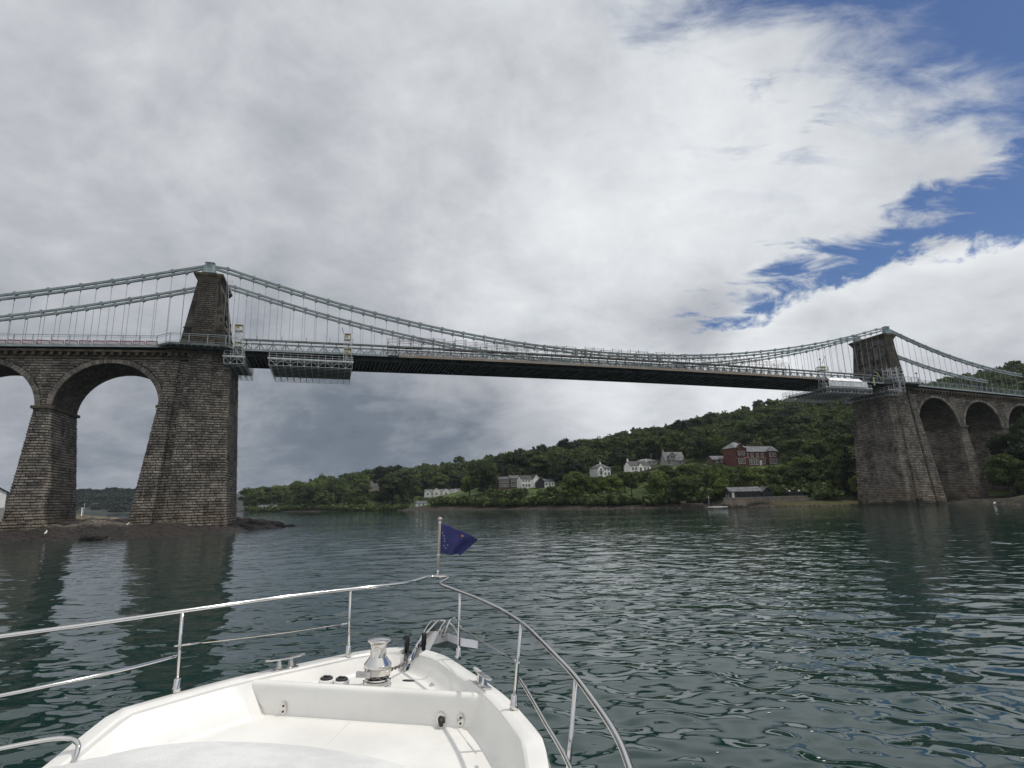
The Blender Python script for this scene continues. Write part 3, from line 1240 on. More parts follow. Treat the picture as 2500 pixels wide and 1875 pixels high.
def tower_scaf(name, label, s0, s1, t0, t1, z0, z1, boxes, extra=None):
    r = thing(name, label, 'scaffolding', bw((s0 + s1) / 2, (t0 + t1) / 2, z0), BYAW)
    a, b, c, e = -(s1 - s0) / 2, (s1 - s0) / 2, -(t1 - t0) / 2, (t1 - t0) / 2
    H = z1 - z0
    fr = MB()
    for x in (a, b):
        for y in (c, e):
            fr.beam((x, y, 0), (x, y, H), 0.075)
    z = 0.0
    i = 0
    while z < H:
        for y in (c, e):
            fr.beam((a, y, z), (b, y, z), 0.055)
        for x in (a, b):
            fr.beam((x, c, z), (x, e, z), 0.055)
        z2 = min(z + 1.0, H)
        if i % 2 == 0:
            for y in (c, e):
                fr.beam((a if i % 4 else b, y, z), (b if i % 4 else a, y, min(z + 1.9, H)), 0.05)
        z += 1.0
        i += 1
    fr.build('tube_frame', M['scaf'], r)
    ld = MB()
    for x in (-0.2, 0.2):
        ld.beam((x + a * 0.3, c + 0.15, 0), (x + a * 0.3, c + 0.35, H - 0.5), 0.045)
    z = 0.3
    while z < H - 0.6:
        ld.beam((a * 0.3 - 0.2, c + 0.2, z), (a * 0.3 + 0.2, c + 0.2, z), 0.03)
        z += 0.3
    ld.build('ladder', M['scaf'], r)
    for (x0, x1, y0, y1, q0, q1) in boxes:
        mb = MB()
        mb.box(x0, x1, y0, y1, q0, q0 + 0.12)
        mb.box(x0, x1, y0, y1, q1 - 0.1, q1)
        for x in (x0, x1 - 0.08):
            for y in (y0, y1 - 0.08):
                mb.box(x, x + 0.08, y, y + 0.08, q0 + 0.12, q1 - 0.1)
        mb.box(x0 + 0.1, x0 + (x1 - x0) * 0.6, y0 + 0.02, y0 + 0.06, q0 + 0.35, q1 - 0.35)
        mb.build('yellow_gate', M['yellow'], r)
    if extra:
        extra(r)
    return r


platform('scaffold_platform', 'short grey scaffold platform slung under the deck right beside the left stone tower', 4.1, 7.4, 30.35)
platform('scaffold_platform', 'wide grey scaffold platform slung under the deck between left tower and midspan', 11.8, 27.0, 30.35)
platform('scaffold_platform', 'wide scaffold platform with white sheeting on it slung below the deck near the right tower', 147.8, 163.7, 29.95)
platform('scaffold_platform', 'short grey scaffold platform fixed across the top of the right stone pier', 170.1, 174.6, 29.95)
tower_scaf('scaffold_tower', 'thin scaffold ladder tower with yellow gates beside the left stone tower', 5.55, 7.05, -7.5, -6.5, 31.7, 37.0, [(-0.8, 0.6, -0.5, 0.5, 5.1, 6.3), (-0.6, 0.6, -0.5, 0.5, 2.0, 2.9)])


def ant(r):
    mb = MB()
    mb.beam((0.8, 0, 6.0), (0.8, 0, 8.0), 0.06)
    mb.beam((-0.9, 0, 6.0), (-1.2, 0, 7.2), 0.09)
    mb.build('mast', M['lamp_dark'], r)


tower_scaf('scaffold_tower', 'thin scaffold ladder tower with yellow gates on the end of the wide left platform', 25.3, 26.8, -7.4, -6.4, 31.7, 37.3, [(-0.7, 0.5, -0.5, 0.5, 4.6, 5.9), (-0.7, 0.7, -0.5, 0.5, 1.6, 2.8)], ant)


def davit(r):
    mb = MB()
    mb.beam((0.2, 0, 6.6), (1.3, 0, 8.6), 0.13)
    mb.beam((1.3, 0, 8.6), (1.5, 0, 8.1), 0.09)
    mb.beam((1.5, 0, 8.3), (1.5, 0, 5.6), 0.04)
    mb.build('davit_arm', M['scaf'], r)
    mb = MB()
    mb.beam((-0.5, 0, 6.0), (-0.5, 0, 7.5), 0.12)
    mb.lathe([(0.05, -0.25), (0.22, -0.1), (0.22, 0.1), (0.05, 0.25)], (-0.5, 0, 7.7), 10)
    mb.build('beacon', M['lamp_dark'], r)


tower_scaf('scaffold_tower', 'scaffold ladder tower topped by a small davit arm near the right tower', 146.9, 149.6, -7.4, -6.2, 31.3, 37.0, [(-1.2, 1.2, -0.6, 0.6, 4.6, 5.6)], davit)
tower_scaf('scaffold_tower', 'stout square scaffold tower in front of the right stone tower', 171.6, 173.6, -9.6, -8.0, 30.6, 37.6, [])
tower_scaf('scaffold_tower', 'open scaffold cage at railing height against the right stone tower', 168.2, 171.5, -9.4, -8.0, 34.3, 37.3, [])

# white sheeting on the right platform
mb = MB()
random.seed(3)
for (za, zb2, tt, sa, sb, lean) in ((33.0, 34.0, -8.05, 148.9, 160.4, 1.1), (31.5, 32.95, -7.95, 148.4, 162.0, 0.05)):
    n = 46
    a_r, b_r = [], []
    for i in range(n + 1):
        s = lerp(sa, sb, i / n)
        w = 0.05 * math.sin(i * 1.37) + random.uniform(-0.03, 0.03)
        a_r.append([(s, tt + w, za), (s, tt + w * 0.4 + lean * 0.5 - 0.05, (za + zb2) / 2 + random.uniform(-0.03, 0.03)), (s, tt + w + lean, zb2 + random.uniform(-0.04, 0.04)), (s, tt + w + lean + 0.02, zb2 - 0.02), (s, tt + w * 0.4 + lean * 0.5 - 0.02, (za + zb2) / 2), (s, tt + w + 0.03, za)])
    mb.loft(a_r)
sh = mb.build('sheeting', M['sheet'])
sh.location = (BX, BY, 0)
sh.rotation_euler = (0, 0, BYAW)
tag(sh, 'bright white sheeting tied along the scaffold platform by the right tower', 'sheeting')

# folding boom with yellow and dark arms by the right tower
bm_ = thing('boom_lift', 'small folding boom with dark and yellow arms reaching over the railing by the right tower', 'boom lift', bw(165.2, -6.9, zd(165)), BYAW)
mb = MB()
mb.box(-0.4, 0.5, -0.4, 0.4, 0.4, 1.2)
mb.beam((0.1, 0, 1.2), (0.5, -0.3, 3.0), 0.28)
mb.lathe([(0.28, -0.2), (0.28, 0.2)], (0.5, -0.3, 3.1), 10, 'y')
mb.build('mast', M['purple'], bm_)
mb = MB()
mb.beam((0.5, -0.3, 3.0), (2.4, -0.2, 2.6), 0.16)
mb.beam((2.4, -0.2, 2.6), (3.4, -0.1, 0.8), 0.18)
mb.beam((0.0, -0.6, 1.2), (-0.8, -1.2, -1.2), 0.3)
mb.build('arm', M['yellow'], bm_)

# brown scaffold tubes along the repaired middle of the deck
for (lab, t, sa, sb) in (('tangle of weathered scaffold tubes along the near edge of the middle of the bridge deck', -5.7, 34, 138),
                         ('tangle of weathered scaffold tubes along the far edge of the middle of the bridge deck', 5.7, 30, 140)):
    r = thing('deck_scaffolding', lab, 'scaffolding', (BX, BY, 0), BYAW)
    mb = MB()
    random.seed(11)
    s = sa
    while s < sb:
        z = zd(s)
        hh = (4.3 if 36 < s < 132 else 3.4) * random.uniform(0.92, 1.05)
        for e in (-0.55, 0.55):
            mb.beam((s, t + e, z + 0.3), (s + random.uniform(-0.08, 0.08), t + e, z + hh + random.uniform(0, 0.4)), 0.075)
        mb.beam((s, t - 0.7, z + 2.9), (s, t + 0.7, z + 2.9), 0.07)
        mb.beam((s, t - 0.55, z + 0.4), (s + 1.2, t - 0.55, z + 2.6), 0.06)
        if random.random() < 0.6:
            mb.beam((s, t - 0.55, z + 2.8), (s + 2.35, t - 0.55, z + 1.2 + random.random() * 2.4), 0.06)
        if random.random() < 0.4:
            mb.beam((s + 0.9, t - 0.55, z + 0.9), (s + 0.9, t - 0.55, z + 3.2), 0.07)
        s += 2.35
    q = list(np.arange(sa, sb, 2.35))
    for e in (-0.55, 0.55):
        for hz in (1.0, 2.1, 3.3, 3.9, 4.25):
            for i in range(len(q) - 1):
                if random.random() < (0.9 if hz < 4.1 else 0.5):
                    mb.beam((q[i] - 0.2, t + e, zd(q[i]) + hz + random.uniform(-0.05, 0.05)), (q[i + 1] + 0.2, t + e, zd(q[i + 1]) + hz + random.uniform(-0.05, 0.05)), 0.06)
    mb.build('tube_frame', M['scaf_brown'], r)
    mb = MB()
    for i in range(len(q) - 1):
        if random.random() < 0.75:
            mb.box(q[i], q[i + 1] - 0.05, t - 0.5, t + 0.3, zd(q[i]) + 1.96, zd(q[i]) + 2.02)
    mb.build('boards', M['scaf_floor'], r)

# ladder up the left tower, small frame
lad = thing('access_ladder', 'tall thin ladder standing up the span face of the left tower', 'ladder', bw(4.3, -3.4, zd(4) + 0.4), BYAW)
mb = MB()
for x in (-0.22, 0.22):
    mb.beam((0.1, x, 0), (-1.3, x, 14.6), 0.05)
for i in range(36):
    f = i / 36
    mb.beam((0.1 - 1.4 * f, -0.32, 14.6 * f + 0.2), (0.1 - 1.4 * f, 0.32, 14.6 * f + 0.2), 0.035)
mb.build('rails', M['scaf'], lad)
mb = MB()
for i in range(5):
    mb.beam((-1.2 + 0.0 * i, -0.5, 11.6 + i * 0.6), (-0.4, -0.5, 11.6 + i * 0.6), 0.04)
mb.beam((-0.4, -0.5, 11.6), (-0.4, -0.5, 14.2), 0.05)
mb.build('cage', M['scaf'], lad)

# lamp / camera post on the right approach
lp = thing('lamp_post', 'short post with a dark lamp head beside the right tower on the approach', 'lamp post', bw(182.6, -7.0, zd(182) + 0.3), BYAW)
mb = MB()
mb.beam((0, 0, 0), (0, 0, 3.1), 0.09)
mb.build('post', M['lamp_dark'], lp)
mb = MB()
mb.frustum((-0.5, 0.35, -0.15, 0.15), 3.1, (-0.35, 0.25, -0.1, 0.1), 3.4)
mb.build('lamp_head', M['lamp_dark'], lp)
# ------------------------------------------------------------------ numpy noise
_rs = np.random.RandomState(5)
_perm = _rs.rand(256, 256)


def vnoise(x, y):
    xi, yi = np.floor(x).astype(int), np.floor(y).astype(int)
    fx, fy = x - xi, y - yi
    fx, fy = fx * fx * (3 - 2 * fx), fy * fy * (3 - 2 * fy)
    g = lambda a, b: _perm[a & 255, b & 255]
    return (g(xi, yi) * (1 - fx) + g(xi + 1, yi) * fx) * (1 - fy) + (g(xi, yi + 1) * (1 - fx) + g(xi + 1, yi + 1) * fx) * fy


def fbm(x, y, o=4, g=0.5):
    r, a, n = 0, 1, 0
    for i in range(o):
        r = r + a * vnoise(x * 2 ** i + i * 17.3, y * 2 ** i + i * 9.1)
        n += a
        a *= g
    return r / n


def npmesh(name, v, quads, mt, parent=None, smooth=False, tris=None):
    me = bpy.data.meshes.new(name)
    v = np.asarray(v, dtype=np.float32)
    me.vertices.add(len(v))
    me.vertices.foreach_set('co', v.ravel())
    q = np.asarray(quads, dtype=np.int32)
    me.loops.add(q.size)
    me.loops.foreach_set('vertex_index', q.ravel())
    k = q.shape[1]
    me.polygons.add(len(q))
    me.polygons.foreach_set('loop_start', np.arange(0, q.size, k, dtype=np.int32))
    me.polygons.foreach_set('loop_total', np.full(len(q), k, dtype=np.int32))
    me.polygons.foreach_set('use_smooth', np.full(len(q), smooth))
    me.materials.append(mt)
    me.update(calc_edges=True)
    o = bpy.data.objects.new(name, me)
    C.objects.link(o)
    if parent:
        o.parent = parent
    return o


def gridquads(nr, nc):
    i, j = np.meshgrid(np.arange(nr - 1), np.arange(nc - 1), indexing='ij')
    a = i * nc + j
    return np.stack([a, a + 1, a + nc + 1, a + nc], -1).reshape(-1, 4)


# ------------------------------------------------------------------ water
mt, t, b = newmat('sea_water')
pos = t.new('ShaderNodeNewGeometry').outputs['Position']
b.inputs['Base Color'].default_value = (0.008, 0.029, 0.025, 1)
b.inputs['Roughness'].default_value = 0.015
b.inputs['IOR'].default_value = 1.52
w1 = t.noise(t.mapping(pos, scale=(0.55, 1.0, 1)), 1.6, 1.0, 0.4, 0.5)
w2 = t.noise(t.mapping(pos, scale=(0.45, 1.0, 1), rot=(0, 0, 0.3)), 0.55, 1.5, 0.45, 0.3)
calm = t.smooth(t.noise(t.mapping(pos, scale=(0.010, 0.045, 1), rot=(0, 0, -0.12)), 1.0, 4, 0.55), 0.36, 0.62)
w3 = t.noise(t.mapping(pos, scale=(0.6, 1.0, 1)), 3.6, 0.5, 0.4, 0.4)
h = t.math('ADD', t.math('ADD', t.math('MULTIPLY', w1, 0.085), t.math('MULTIPLY', w3, 0.012)), t.math('MULTIPLY', w2, 0.075))
dist = t.new('ShaderNodeCameraData').outputs['View Distance']
bn = t.new('ShaderNodeBump')
bn.inputs['Distance'].default_value = 1.0
t.put(bn.inputs['Strength'], t.math('MULTIPLY', t.math('ADD', 0.55, t.math('MULTIPLY', calm, 0.45)), 0.75))
t.put(bn.inputs['Height'], h)
t.put(b.inputs['Normal'], bn.outputs[0])
M['water'] = mt
t.n.remove(dist.node)

az = np.concatenate([np.linspace(-180, -58, 60)[:-1], np.linspace(-58, 58, 900), np.linspace(58, 180, 60)[1:]]) * np.pi / 180
rad = [1.5]
while rad[-1] < 9000:
    r_ = rad[-1]
    rad.append(r_ + max(0.03, r_ * (0.0075 if r_ < 150 else 0.02)))
rad = np.array(rad)
RR, AA = np.meshgrid(rad, az, indexing='ij')
X, Y = RR * np.sin(AA), RR * np.cos(AA)
Z = np.zeros_like(X)
rs = np.random.RandomState(21)
spacing = np.maximum(RR * 0.0075, 0.03)
amp_mod = 0.45 + 0.9 * fbm(X * 0.02 + 3, Y * 0.05 + 8, 3)
for i in range(70):
    lam = 0.34 * (5.5 / 0.34) ** rs.rand()
    th = rs.normal(1.45, 0.85)
    kx, ky = math.cos(th) * 2 * math.pi / lam, math.sin(th) * 2 * math.pi / lam
    slope = 0.0175 * (1.2 if lam < 1.6 else 0.85 if lam < 3 else 0.4)
    a = slope * lam / (2 * math.pi)
    fade = np.clip((lam / spacing - 3.0) / 4.0, 0, 1)
    ph = rs.rand() * 6.28
    wob = 0.6 * vnoise(X * 0.15 + i * 3.7, Y * 0.15)
    Z += a * fade * amp_mod * np.sin(kx * X + ky * Y + ph + wob * 2.5)
wat = npmesh('water', np.stack([X, Y, Z], -1).reshape(-1, 3), gridquads(*X.shape)[:, ::-1], M['water'], smooth=True)
tag(wat, kind='structure')
# flecks of foam drifting past the boat
fv, ff = [], []
for i in range(150):
    a_, r_ = R(rs.uniform(12, 48)), rs.uniform(5.5, 26)
    if i < 30:
        a_ = R(rs.uniform(-45, -20))
    fx_, fy_ = r_ * math.sin(a_), r_ * math.cos(a_)
    zz = float(Z[int(np.abs(rad - r_).argmin()), int(np.abs(az - a_).argmin())])
    s_ = rs.uniform(0.006, 0.022) * (1.4 if rs.rand() < 0.15 else 1)
    b0 = len(fv)
    fv += [(fx_ - s_ * 1.8, fy_, zz + 0.004), (fx_, fy_ - s_, zz + 0.004), (fx_ + s_ * 1.8, fy_, zz + 0.004), (fx_, fy_ + s_, zz + 0.004)]
    ff.append((b0, b0 + 1, b0 + 2, b0 + 3))
M['foam'] = mat('foam', (0.75, 0.76, 0.74), 0.8)
tag(npmesh('foam_flecks', fv, ff, M['foam']), kind='stuff')
bed = MB()
bed.add([(-9000, -9000, -6), (9000, -9000, -6), (9000, 9000, -6), (-9000, 9000, -6)], [(0, 1, 2, 3)])
M['bed'] = mat('sea_bed_mud', (0.05, 0.05, 0.04), 0.9)
tag(bed.build('sea_bed', M['bed']), kind='structure')

# ------------------------------------------------------------------ hill terrain
CP = []
shore = [(-290, 470), (-208, 430), (-129, 360), (-60, 300), (-2, 243), (28, 205), (48, 195), (64, 182), (87, 170), (101, 168), (116, 166), (122, 156), (118, 144), (115, 133), (124, 120), (170, 102), (330, 88)]
for i, (x, y) in enumerate(shore):
    a = shore[max(0, i - 1)]
    c_ = shore[min(len(shore) - 1, i + 1)]
    tx, ty = c_[0] - a[0], c_[1] - a[1]
    L = math.hypot(tx, ty)
    nx, ny = -ty / L, tx / L
    CP.append((x, y, 0.05))
    CP.append((x - nx * 10, y - ny * 10, -2.0))
    CP.append((x - nx * 40, y - ny * 40, -4.5))
    CP.append((x + nx * 6, y + ny * 6, 1.3 if x < 60 else 1.6))
ridge = [(-260, 470, 0.5), (-222, 470, 1.5), (-191, 500, 9.0), (-147, 520, 16.5), (-96, 520, 19.5), (-46, 510, 23.5), (-4, 490, 27.5), (41, 470, 31), (84, 460, 37.5), (117, 450, 43), (156, 440, 49), (200, 430, 56.5), (226, 420, 57.5), (253, 410, 58), (285, 405, 62), (322, 400, 67.5), (374, 400, 74), (430, 390, 78)]
CP += ridge
CP += [(x * 1.12, y + 90, z * 0.8 if x > 0 else z * 0.45 - 4) for x, y, z in ridge]
CP += [(108, 255, 16.2), (94, 258, 17.6), (84, 300, 19.5), (65, 300, 16.8), (75, 316, 20.8), (47, 311, 15.2), (-3, 300, 10), (7, 293, 10), (15, 290, 10), (-62, 400, 7.2), (-48, 405, 8.0), (-52, 315, 1.7), (-188, 431, 1.2), (-110, 440, 11),
       (47, 288, 10.8), (37, 280, 8.8), (63, 285, 13.5), (101, 235, 12.2), (108, 240, 13.6), (72, 184, 2.5), (88, 184, 2.5), (70, 215, 5), (100, 205, 6.0), (130, 215, 9), (20, 245, 4.5), (50, 230, 5),
       (160, 230, 14), (200, 230, 20), (260, 240, 28), (150, 290, 28), (200, 320, 40), (300, 300, 48), (120, 330, 29), (-20, 360, 14), (-80, 420, 10), (156, 196, 5.5), (200, 200, 9),
       (132, 165, 0.9), (135, 150, 1.2), (140, 175, 2.6), (150, 150, 3.2), (165, 165, 5), (165, 135, 4), (200, 150, 9), (250, 125, 10), (180, 180, 8)]
CPa = np.array(CP, dtype=float)


def tps_fit(P_, lam=2.0):
    n = len(P_)
    s_ = 100.0
    xy = P_[:, :2] / s_
    d2 = ((xy[:, None] - xy[None]) ** 2).sum(-1)
    K = np.where(d2 > 0, d2 * np.log(d2 + 1e-12), 0) * 0.5
    K += np.eye(n) * lam * 1e-3
    Q = np.concatenate([np.ones((n, 1)), xy], 1)
    A_ = np.block([[K, Q], [Q.T, np.zeros((3, 3))]])
    w = np.linalg.solve(A_, np.concatenate([P_[:, 2], np.zeros(3)]))
    return xy, w, s_


_txy, _tw, _ts = tps_fit(CPa)


def ground(x, y):
    x, y = np.asarray(x, dtype=float), np.asarray(y, dtype=float)
    sh = x.shape
    q = np.stack([x.ravel(), y.ravel()], -1) / _ts
    out = np.zeros(len(q))
    for i in range(0, len(q), 4000):
        d2 = ((q[i:i + 4000, None] - _txy[None]) ** 2).sum(-1)
        out[i:i + 4000] = (np.where(d2 > 0, d2 * np.log(d2 + 1e-12), 0) * 0.5) @ _tw[:-3] + _tw[-3] + q[i:i + 4000] @ _tw[-2:]
    out = out.reshape(sh)
    mk = np.clip((x + 246) / 24, 0, 1)
    mk = mk * mk * (3 - 2 * mk)
    out = out * mk - 5.0 * (1 - mk)
    return np.clip(out, -5.5, 90) + (fbm(x * 0.08, y * 0.08, 3) - 0.5) * 1.0


mt, t, b = newmat('hillside_ground')
pos = t.new('ShaderNodeNewGeometry').outputs['Position']
sz = t.new('ShaderNodeSeparateXYZ')
t.put(sz.inputs[0], pos)
n1 = t.noise(pos, 0.08, 6, 0.6)
n2 = t.noise(pos, 0.9, 6, 0.65)
grass = t.mix(t.smooth(n1, 0.4, 0.6), (0.035, 0.055, 0.016), (0.075, 0.115, 0.030))
grass = t.mix(t.math('MULTIPLY', t.smooth(n2, 0.5, 0.7), 0.5), grass, (0.03, 0.035, 0.015))
hz = t.math('ADD', sz.outputs[2], t.math('MULTIPLY', t.math('SUBTRACT', n2, 0.5), 1.4))
rock = t.mix(t.smooth(n2, 0.42, 0.62), (0.020, 0.017, 0.013), (0.075, 0.065, 0.05))
low_ = t.math('SUBTRACT', 1.0, t.smooth(hz, 1.4, 2.2))
colr = t.mix(low_, grass, rock)
# yellow-green weed on the flat foreshore
wx = t.math('MULTIPLY', t.smooth(sz.outputs[0], 76.0, 82.0), t.math('SUBTRACT', 1.0, t.smooth(sz.outputs[0], 104.0, 110.0)))
wz = t.math('MULTIPLY', t.smooth(hz, 0.0, 0.4), t.math('SUBTRACT', 1.0, t.smooth(hz, 1.1, 1.5)))
colr = t.mix(t.math('MULTIPLY', t.math('MULTIPLY', wx, wz), 0.55), colr, (0.10, 0.10, 0.03))
t.put(b.inputs['Base Color'], colr)
b.inputs['Roughness'].default_value = 0.95
b.inputs['Specular IOR Level'].default_value = 0.2
bn = t.new('ShaderNodeBump')
bn.inputs['Distance'].default_value = 0.5
t.put(bn.inputs['Height'], n2)
t.put(b.inputs['Normal'], bn.outputs[0])
M['hill'] = mt
M['far_hill'] = mat('far_hill_ground', (0.028, 0.040, 0.028), 0.95, 0, 0.3, 0.02)
gx, gy = np.meshgrid(np.arange(-420, 620, 5.0), np.arange(85, 640, 4.0), indexing='xy')
gz = ground(gx, gy)
hill = npmesh('hillside', np.stack([gx, gy, gz], -1).reshape(-1, 3), gridquads(*gx.shape), M['hill'], smooth=True)
tag(hill, kind='structure')

# distant wooded hill seen through the left arch
fx, fy = np.meshgrid(np.linspace(-1500, -380, 160), np.linspace(600, 1500, 60), indexing='xy')
fz = -6 + 40 * np.clip((fy - 640) / 260, 0, 1) * np.clip((-430 - fx) / 130, 0, 1) + 9 * (fbm(fx * 0.006, fy * 0.006, 3) - 0.5)
fz = np.minimum(fz, 29)
farh = npmesh('far_hill', np.stack([fx, fy, fz], -1).reshape(-1, 3), gridquads(*fx.shape), M['far_hill'], smooth=True)
tag(farh, kind='structure')

# ------------------------------------------------------------------ rocks round the left tower
mt, t, b = newmat('shore_rock')
pos = t.new('ShaderNodeNewGeometry').outputs['Position']
sz = t.new('ShaderNodeSeparateXYZ')
t.put(sz.inputs[0], pos)
n1 = t.noise(pos, 0.5, 6, 0.65)
n2 = t.noise(pos, 2.6, 6, 0.7)
hz = t.math('ADD', sz.outputs[2], t.math('MULTIPLY', t.math('SUBTRACT', n1, 0.5), 2.0))
weed = t.mix(t.smooth(n2, 0.4, 0.62), (0.009, 0.007, 0.006), (0.034, 0.026, 0.019))
stn = t.mix(t.smooth(n2, 0.4, 0.6), (0.05, 0.042, 0.033), (0.17, 0.145, 0.115))
t.put(b.inputs['Base Color'], t.mix(t.smooth(hz, 1.75, 2.25), weed, stn))
b.inputs['Roughness'].default_value = 0.75
vor = t.new('ShaderNodeTexVoronoi')
t.put(vor.inputs['Vector'], t.mapping(pos, scale=(1.2, 1.6, 2.5)))
vor.inputs['Scale'].default_value = 1.2
bn = t.new('ShaderNodeBump')
bn.inputs['Distance'].default_value = 0.45
t.put(bn.inputs['Height'], t.math('ADD', t.math('MULTIPLY', n2, 0.6), t.math('MULTIPLY', vor.outputs['Distance'], 0.5)))
t.put(b.inputs['Normal'], bn.outputs[0])
M['rock'] = mt

poly = np.array([(-175, 60), (-120, 74), (-90, 82), (-76, 84.5), (-65, 86.5), (-56, 88), (-52, 91), (-50.3, 96), (-48, 103), (-47, 110), (-48.5, 118), (-51, 126), (-58, 131), (-75, 133), (-100, 130), (-150, 135), (-175, 130)], dtype=float)


def polydist(x, y, poly):
    inside = np.zeros(x.shape, bool)
    dmin = np.full(x.shape, 1e9)
    n = len(poly)
    for i in range(n):
        ax, ay = poly[i]
        bx, by = poly[(i + 1) % n]
        cond = ((ay > y) != (by > y)) & (x < (bx - ax) * (y - ay) / (by - ay + 1e-12) + ax)
        inside ^= cond
        tt = np.clip(((x - ax) * (bx - ax) + (y - ay) * (by - ay)) / ((bx - ax) ** 2 + (by - ay) ** 2), 0, 1)
        dmin = np.minimum(dmin, np.hypot(x - ax - tt * (bx - ax), y - ay - tt * (by - ay)))
    return np.where(inside, dmin, -dmin)


rx, ry = np.meshgrid(np.arange(-175, -40, 0.45), np.arange(66, 140, 0.45), indexing='xy')
sdist = polydist(rx, ry, poly)
rn = fbm(rx * 0.22, ry * 0.22, 5, 0.55)
rid = 1 - np.abs(2 * fbm(rx * 0.12 + 7, ry * 0.35 + 3, 4) - 1)
hh = np.clip(sdist / 11.0 + 0.0, -0.4, 1)
rz_ = np.where(hh > 0, np.abs(hh) ** 0.75, hh) * 2.15 + (rn - 0.5) * 2.0 * np.clip(sdist / 3 + 0.6, 0.1, 1) + (rid - 0.7) * 1.0 * np.clip(sdist / 4, 0, 1)
rz_ = np.minimum(rz_, 2.5 + (rn - 0.5) * 0.8)
rz_ += 0.55 * (fbm(rx * 0.9, ry * 1.3, 4, 0.6) - 0.5) + 0.35 * (np.abs(2 * fbm(rx * 0.5 + 30, ry * 0.9, 3) - 1) - 0.2)
rocks = npmesh('shore_rocks', np.stack([rx, ry, rz_], -1).reshape(-1, 3), gridquads(*rx.shape), M['rock'], smooth=False)
tag(rocks, kind='structure')


def boulder(x, y, z, r, lab, mtl='rock', sq=(1.3, 1, 0.6)):
    rs_ = np.random.RandomState(int(abs(x * 31 + y * 17)) % 9999)
    mbb = MB()
    rings = []
    ph = rs_.rand(3) * 9
    for i in range(1, 9):
        a = math.pi * i / 9
        ring = []
        for j in range(14):
            bb = 2 * math.pi * j / 14
            k = r * (0.8 + 0.4 * float(vnoise(np.array(math.cos(bb) * 1.6 + ph[0] + i * 0.3), np.array(math.sin(bb) * 1.6 + ph[1]))))
            ring.append((k * math.sin(a) * math.cos(bb) * sq[0], k * math.sin(a) * math.sin(bb) * sq[1], -k * math.cos(a) * sq[2]))
        rings.append(ring)
    mbb.loft(rings)
    o = mbb.build('boulder', M[mtl])
    o.location = (x, y, z)
    return tag(o, lab, 'boulder')


boulder(-49.5, 117, 0.1, 1.9, 'largest dark boulder at the outermost tip of the rocks right of the left tower')
boulder(-51.5, 113, 0.7, 1.5, 'dark rounded boulder just right of the foot of the left tower')
boulder(-64, 87.5, 0.3, 1.5, 'black weedy boulder at the water edge in front of the left tower')
boulder(-47.3, 120, -0.2, 1.1, 'small low boulder furthest right on the rocky spit')

M['islet'] = mat('brown_turf_rock', (0.13, 0.105, 0.07), 0.9, 0, 0.3, 0.25, 0.6, 2, col2=(0.03, 0.026, 0.018))
# grassy rock behind the second pier, with white posts
gx2, gy2 = np.meshgrid(np.arange(-185, -122, 1.0), np.arange(168, 215, 1.0), indexing='xy')
sd2 = polydist(gx2, gy2, np.array([(-200, 175), (-150, 176), (-138, 180), (-128, 188), (-129, 196), (-150, 206), (-200, 208)], dtype=float))
gz2 = np.clip(sd2 / 9, -0.6, 1) * 2.9 + (fbm(gx2 * 0.2, gy2 * 0.2, 4) - 0.5) * 1.8 - 0.3
tag(npmesh('grassy_rock', np.stack([gx2, gy2, gz2], -1).reshape(-1, 3), gridquads(*gx2.shape), M['islet'], smooth=False), kind='structure')
M['white_paint'] = mat('white_paint', (0.78, 0.78, 0.76), 0.6, 0, 0.08, 0.6)
for x, y, h_, lab in ((-147.5, 188, 2.4, 'leftmost short white post on the grassy rock behind the arch pier'), (-145.0, 188, 2.2, 'second white post on the grassy rock behind the arch pier'), (-142.8, 188, 3.0, 'tallest white post with cross arm on the grassy rock behind the arch pier')):
    pst = thing('white_post', lab, 'post', (x, y, 2.2))
    mb = MB()
    mb.lathe([(0.28, 0), (0.28, 0.3), (0.14, 0.35), (0.12, h_)], (0, 0, 0), 10)
    mb.build('post', M['white_paint'], pst)
    mb = MB()
    mb.box(-0.35, 0.35, -0.06, 0.06, h_, h_ + 0.14)
    mb.build('cross_arm', M['white_paint'], pst)

# ------------------------------------------------------------------ promontory at the left edge with house and wall
px3, py3 = np.meshgrid(np.arange(-260, -126, 2.0), np.arange(120, 200, 2.0), indexing='xy')
sd3 = polydist(px3, py3, np.array([(-300, 130), (-140, 136), (-130, 146), (-131, 158), (-150, 175), (-300, 190)], dtype=float))
pz3 = np.clip(sd3 / 6, -0.7, 1) * 4.6 + (fbm(px3 * 0.15, py3 * 0.15, 4) - 0.5) * 1.5
tag(npmesh('promontory', np.stack([px3, py3, pz3], -1).reshape(-1, 3), gridquads(*px3.shape), M['hill'], smooth=False), kind='structure')

M['render_white'] = mat('white_render', (0.84, 0.84, 0.82), 0.8, 0, 0.06, 0.3)
M['slate'] = mat('slate_roof', (0.105, 0.108, 0.118), 0.65, 0, 0.3, 0.9, 0.4, 6)
M['slate_dark'] = mat('dark_slate_roof', (0.045, 0.042, 0.042), 0.7, 0, 0.3, 0.9)
M['slate_pale'] = mat('pale_slate_roof', (0.19, 0.19, 0.19), 0.65, 0, 0.25, 0.9)
M['brick_red'] = masonry('red_brick', (0.10, 0.038, 0.032), (0.17, 0.066, 0.055), (0.25, 0.12, 0.1), course=0.3, length=0.6, streak=0.2, tide=False, joint=0.03, bumpd=0.02)
M['brown_stone'] = masonry('brown_house_stone', (0.085, 0.06, 0.045), (0.16, 0.118, 0.09), (0.3, 0.25, 0.2), course=0.4, length=0.9, streak=0.2, tide=False, joint=0.03, bumpd=0.02)
M['grey_render'] = mat('grey_render', (0.30, 0.29, 0.28), 0.85)
M['beige'] = mat('beige_stone', (0.36, 0.32, 0.26), 0.85)
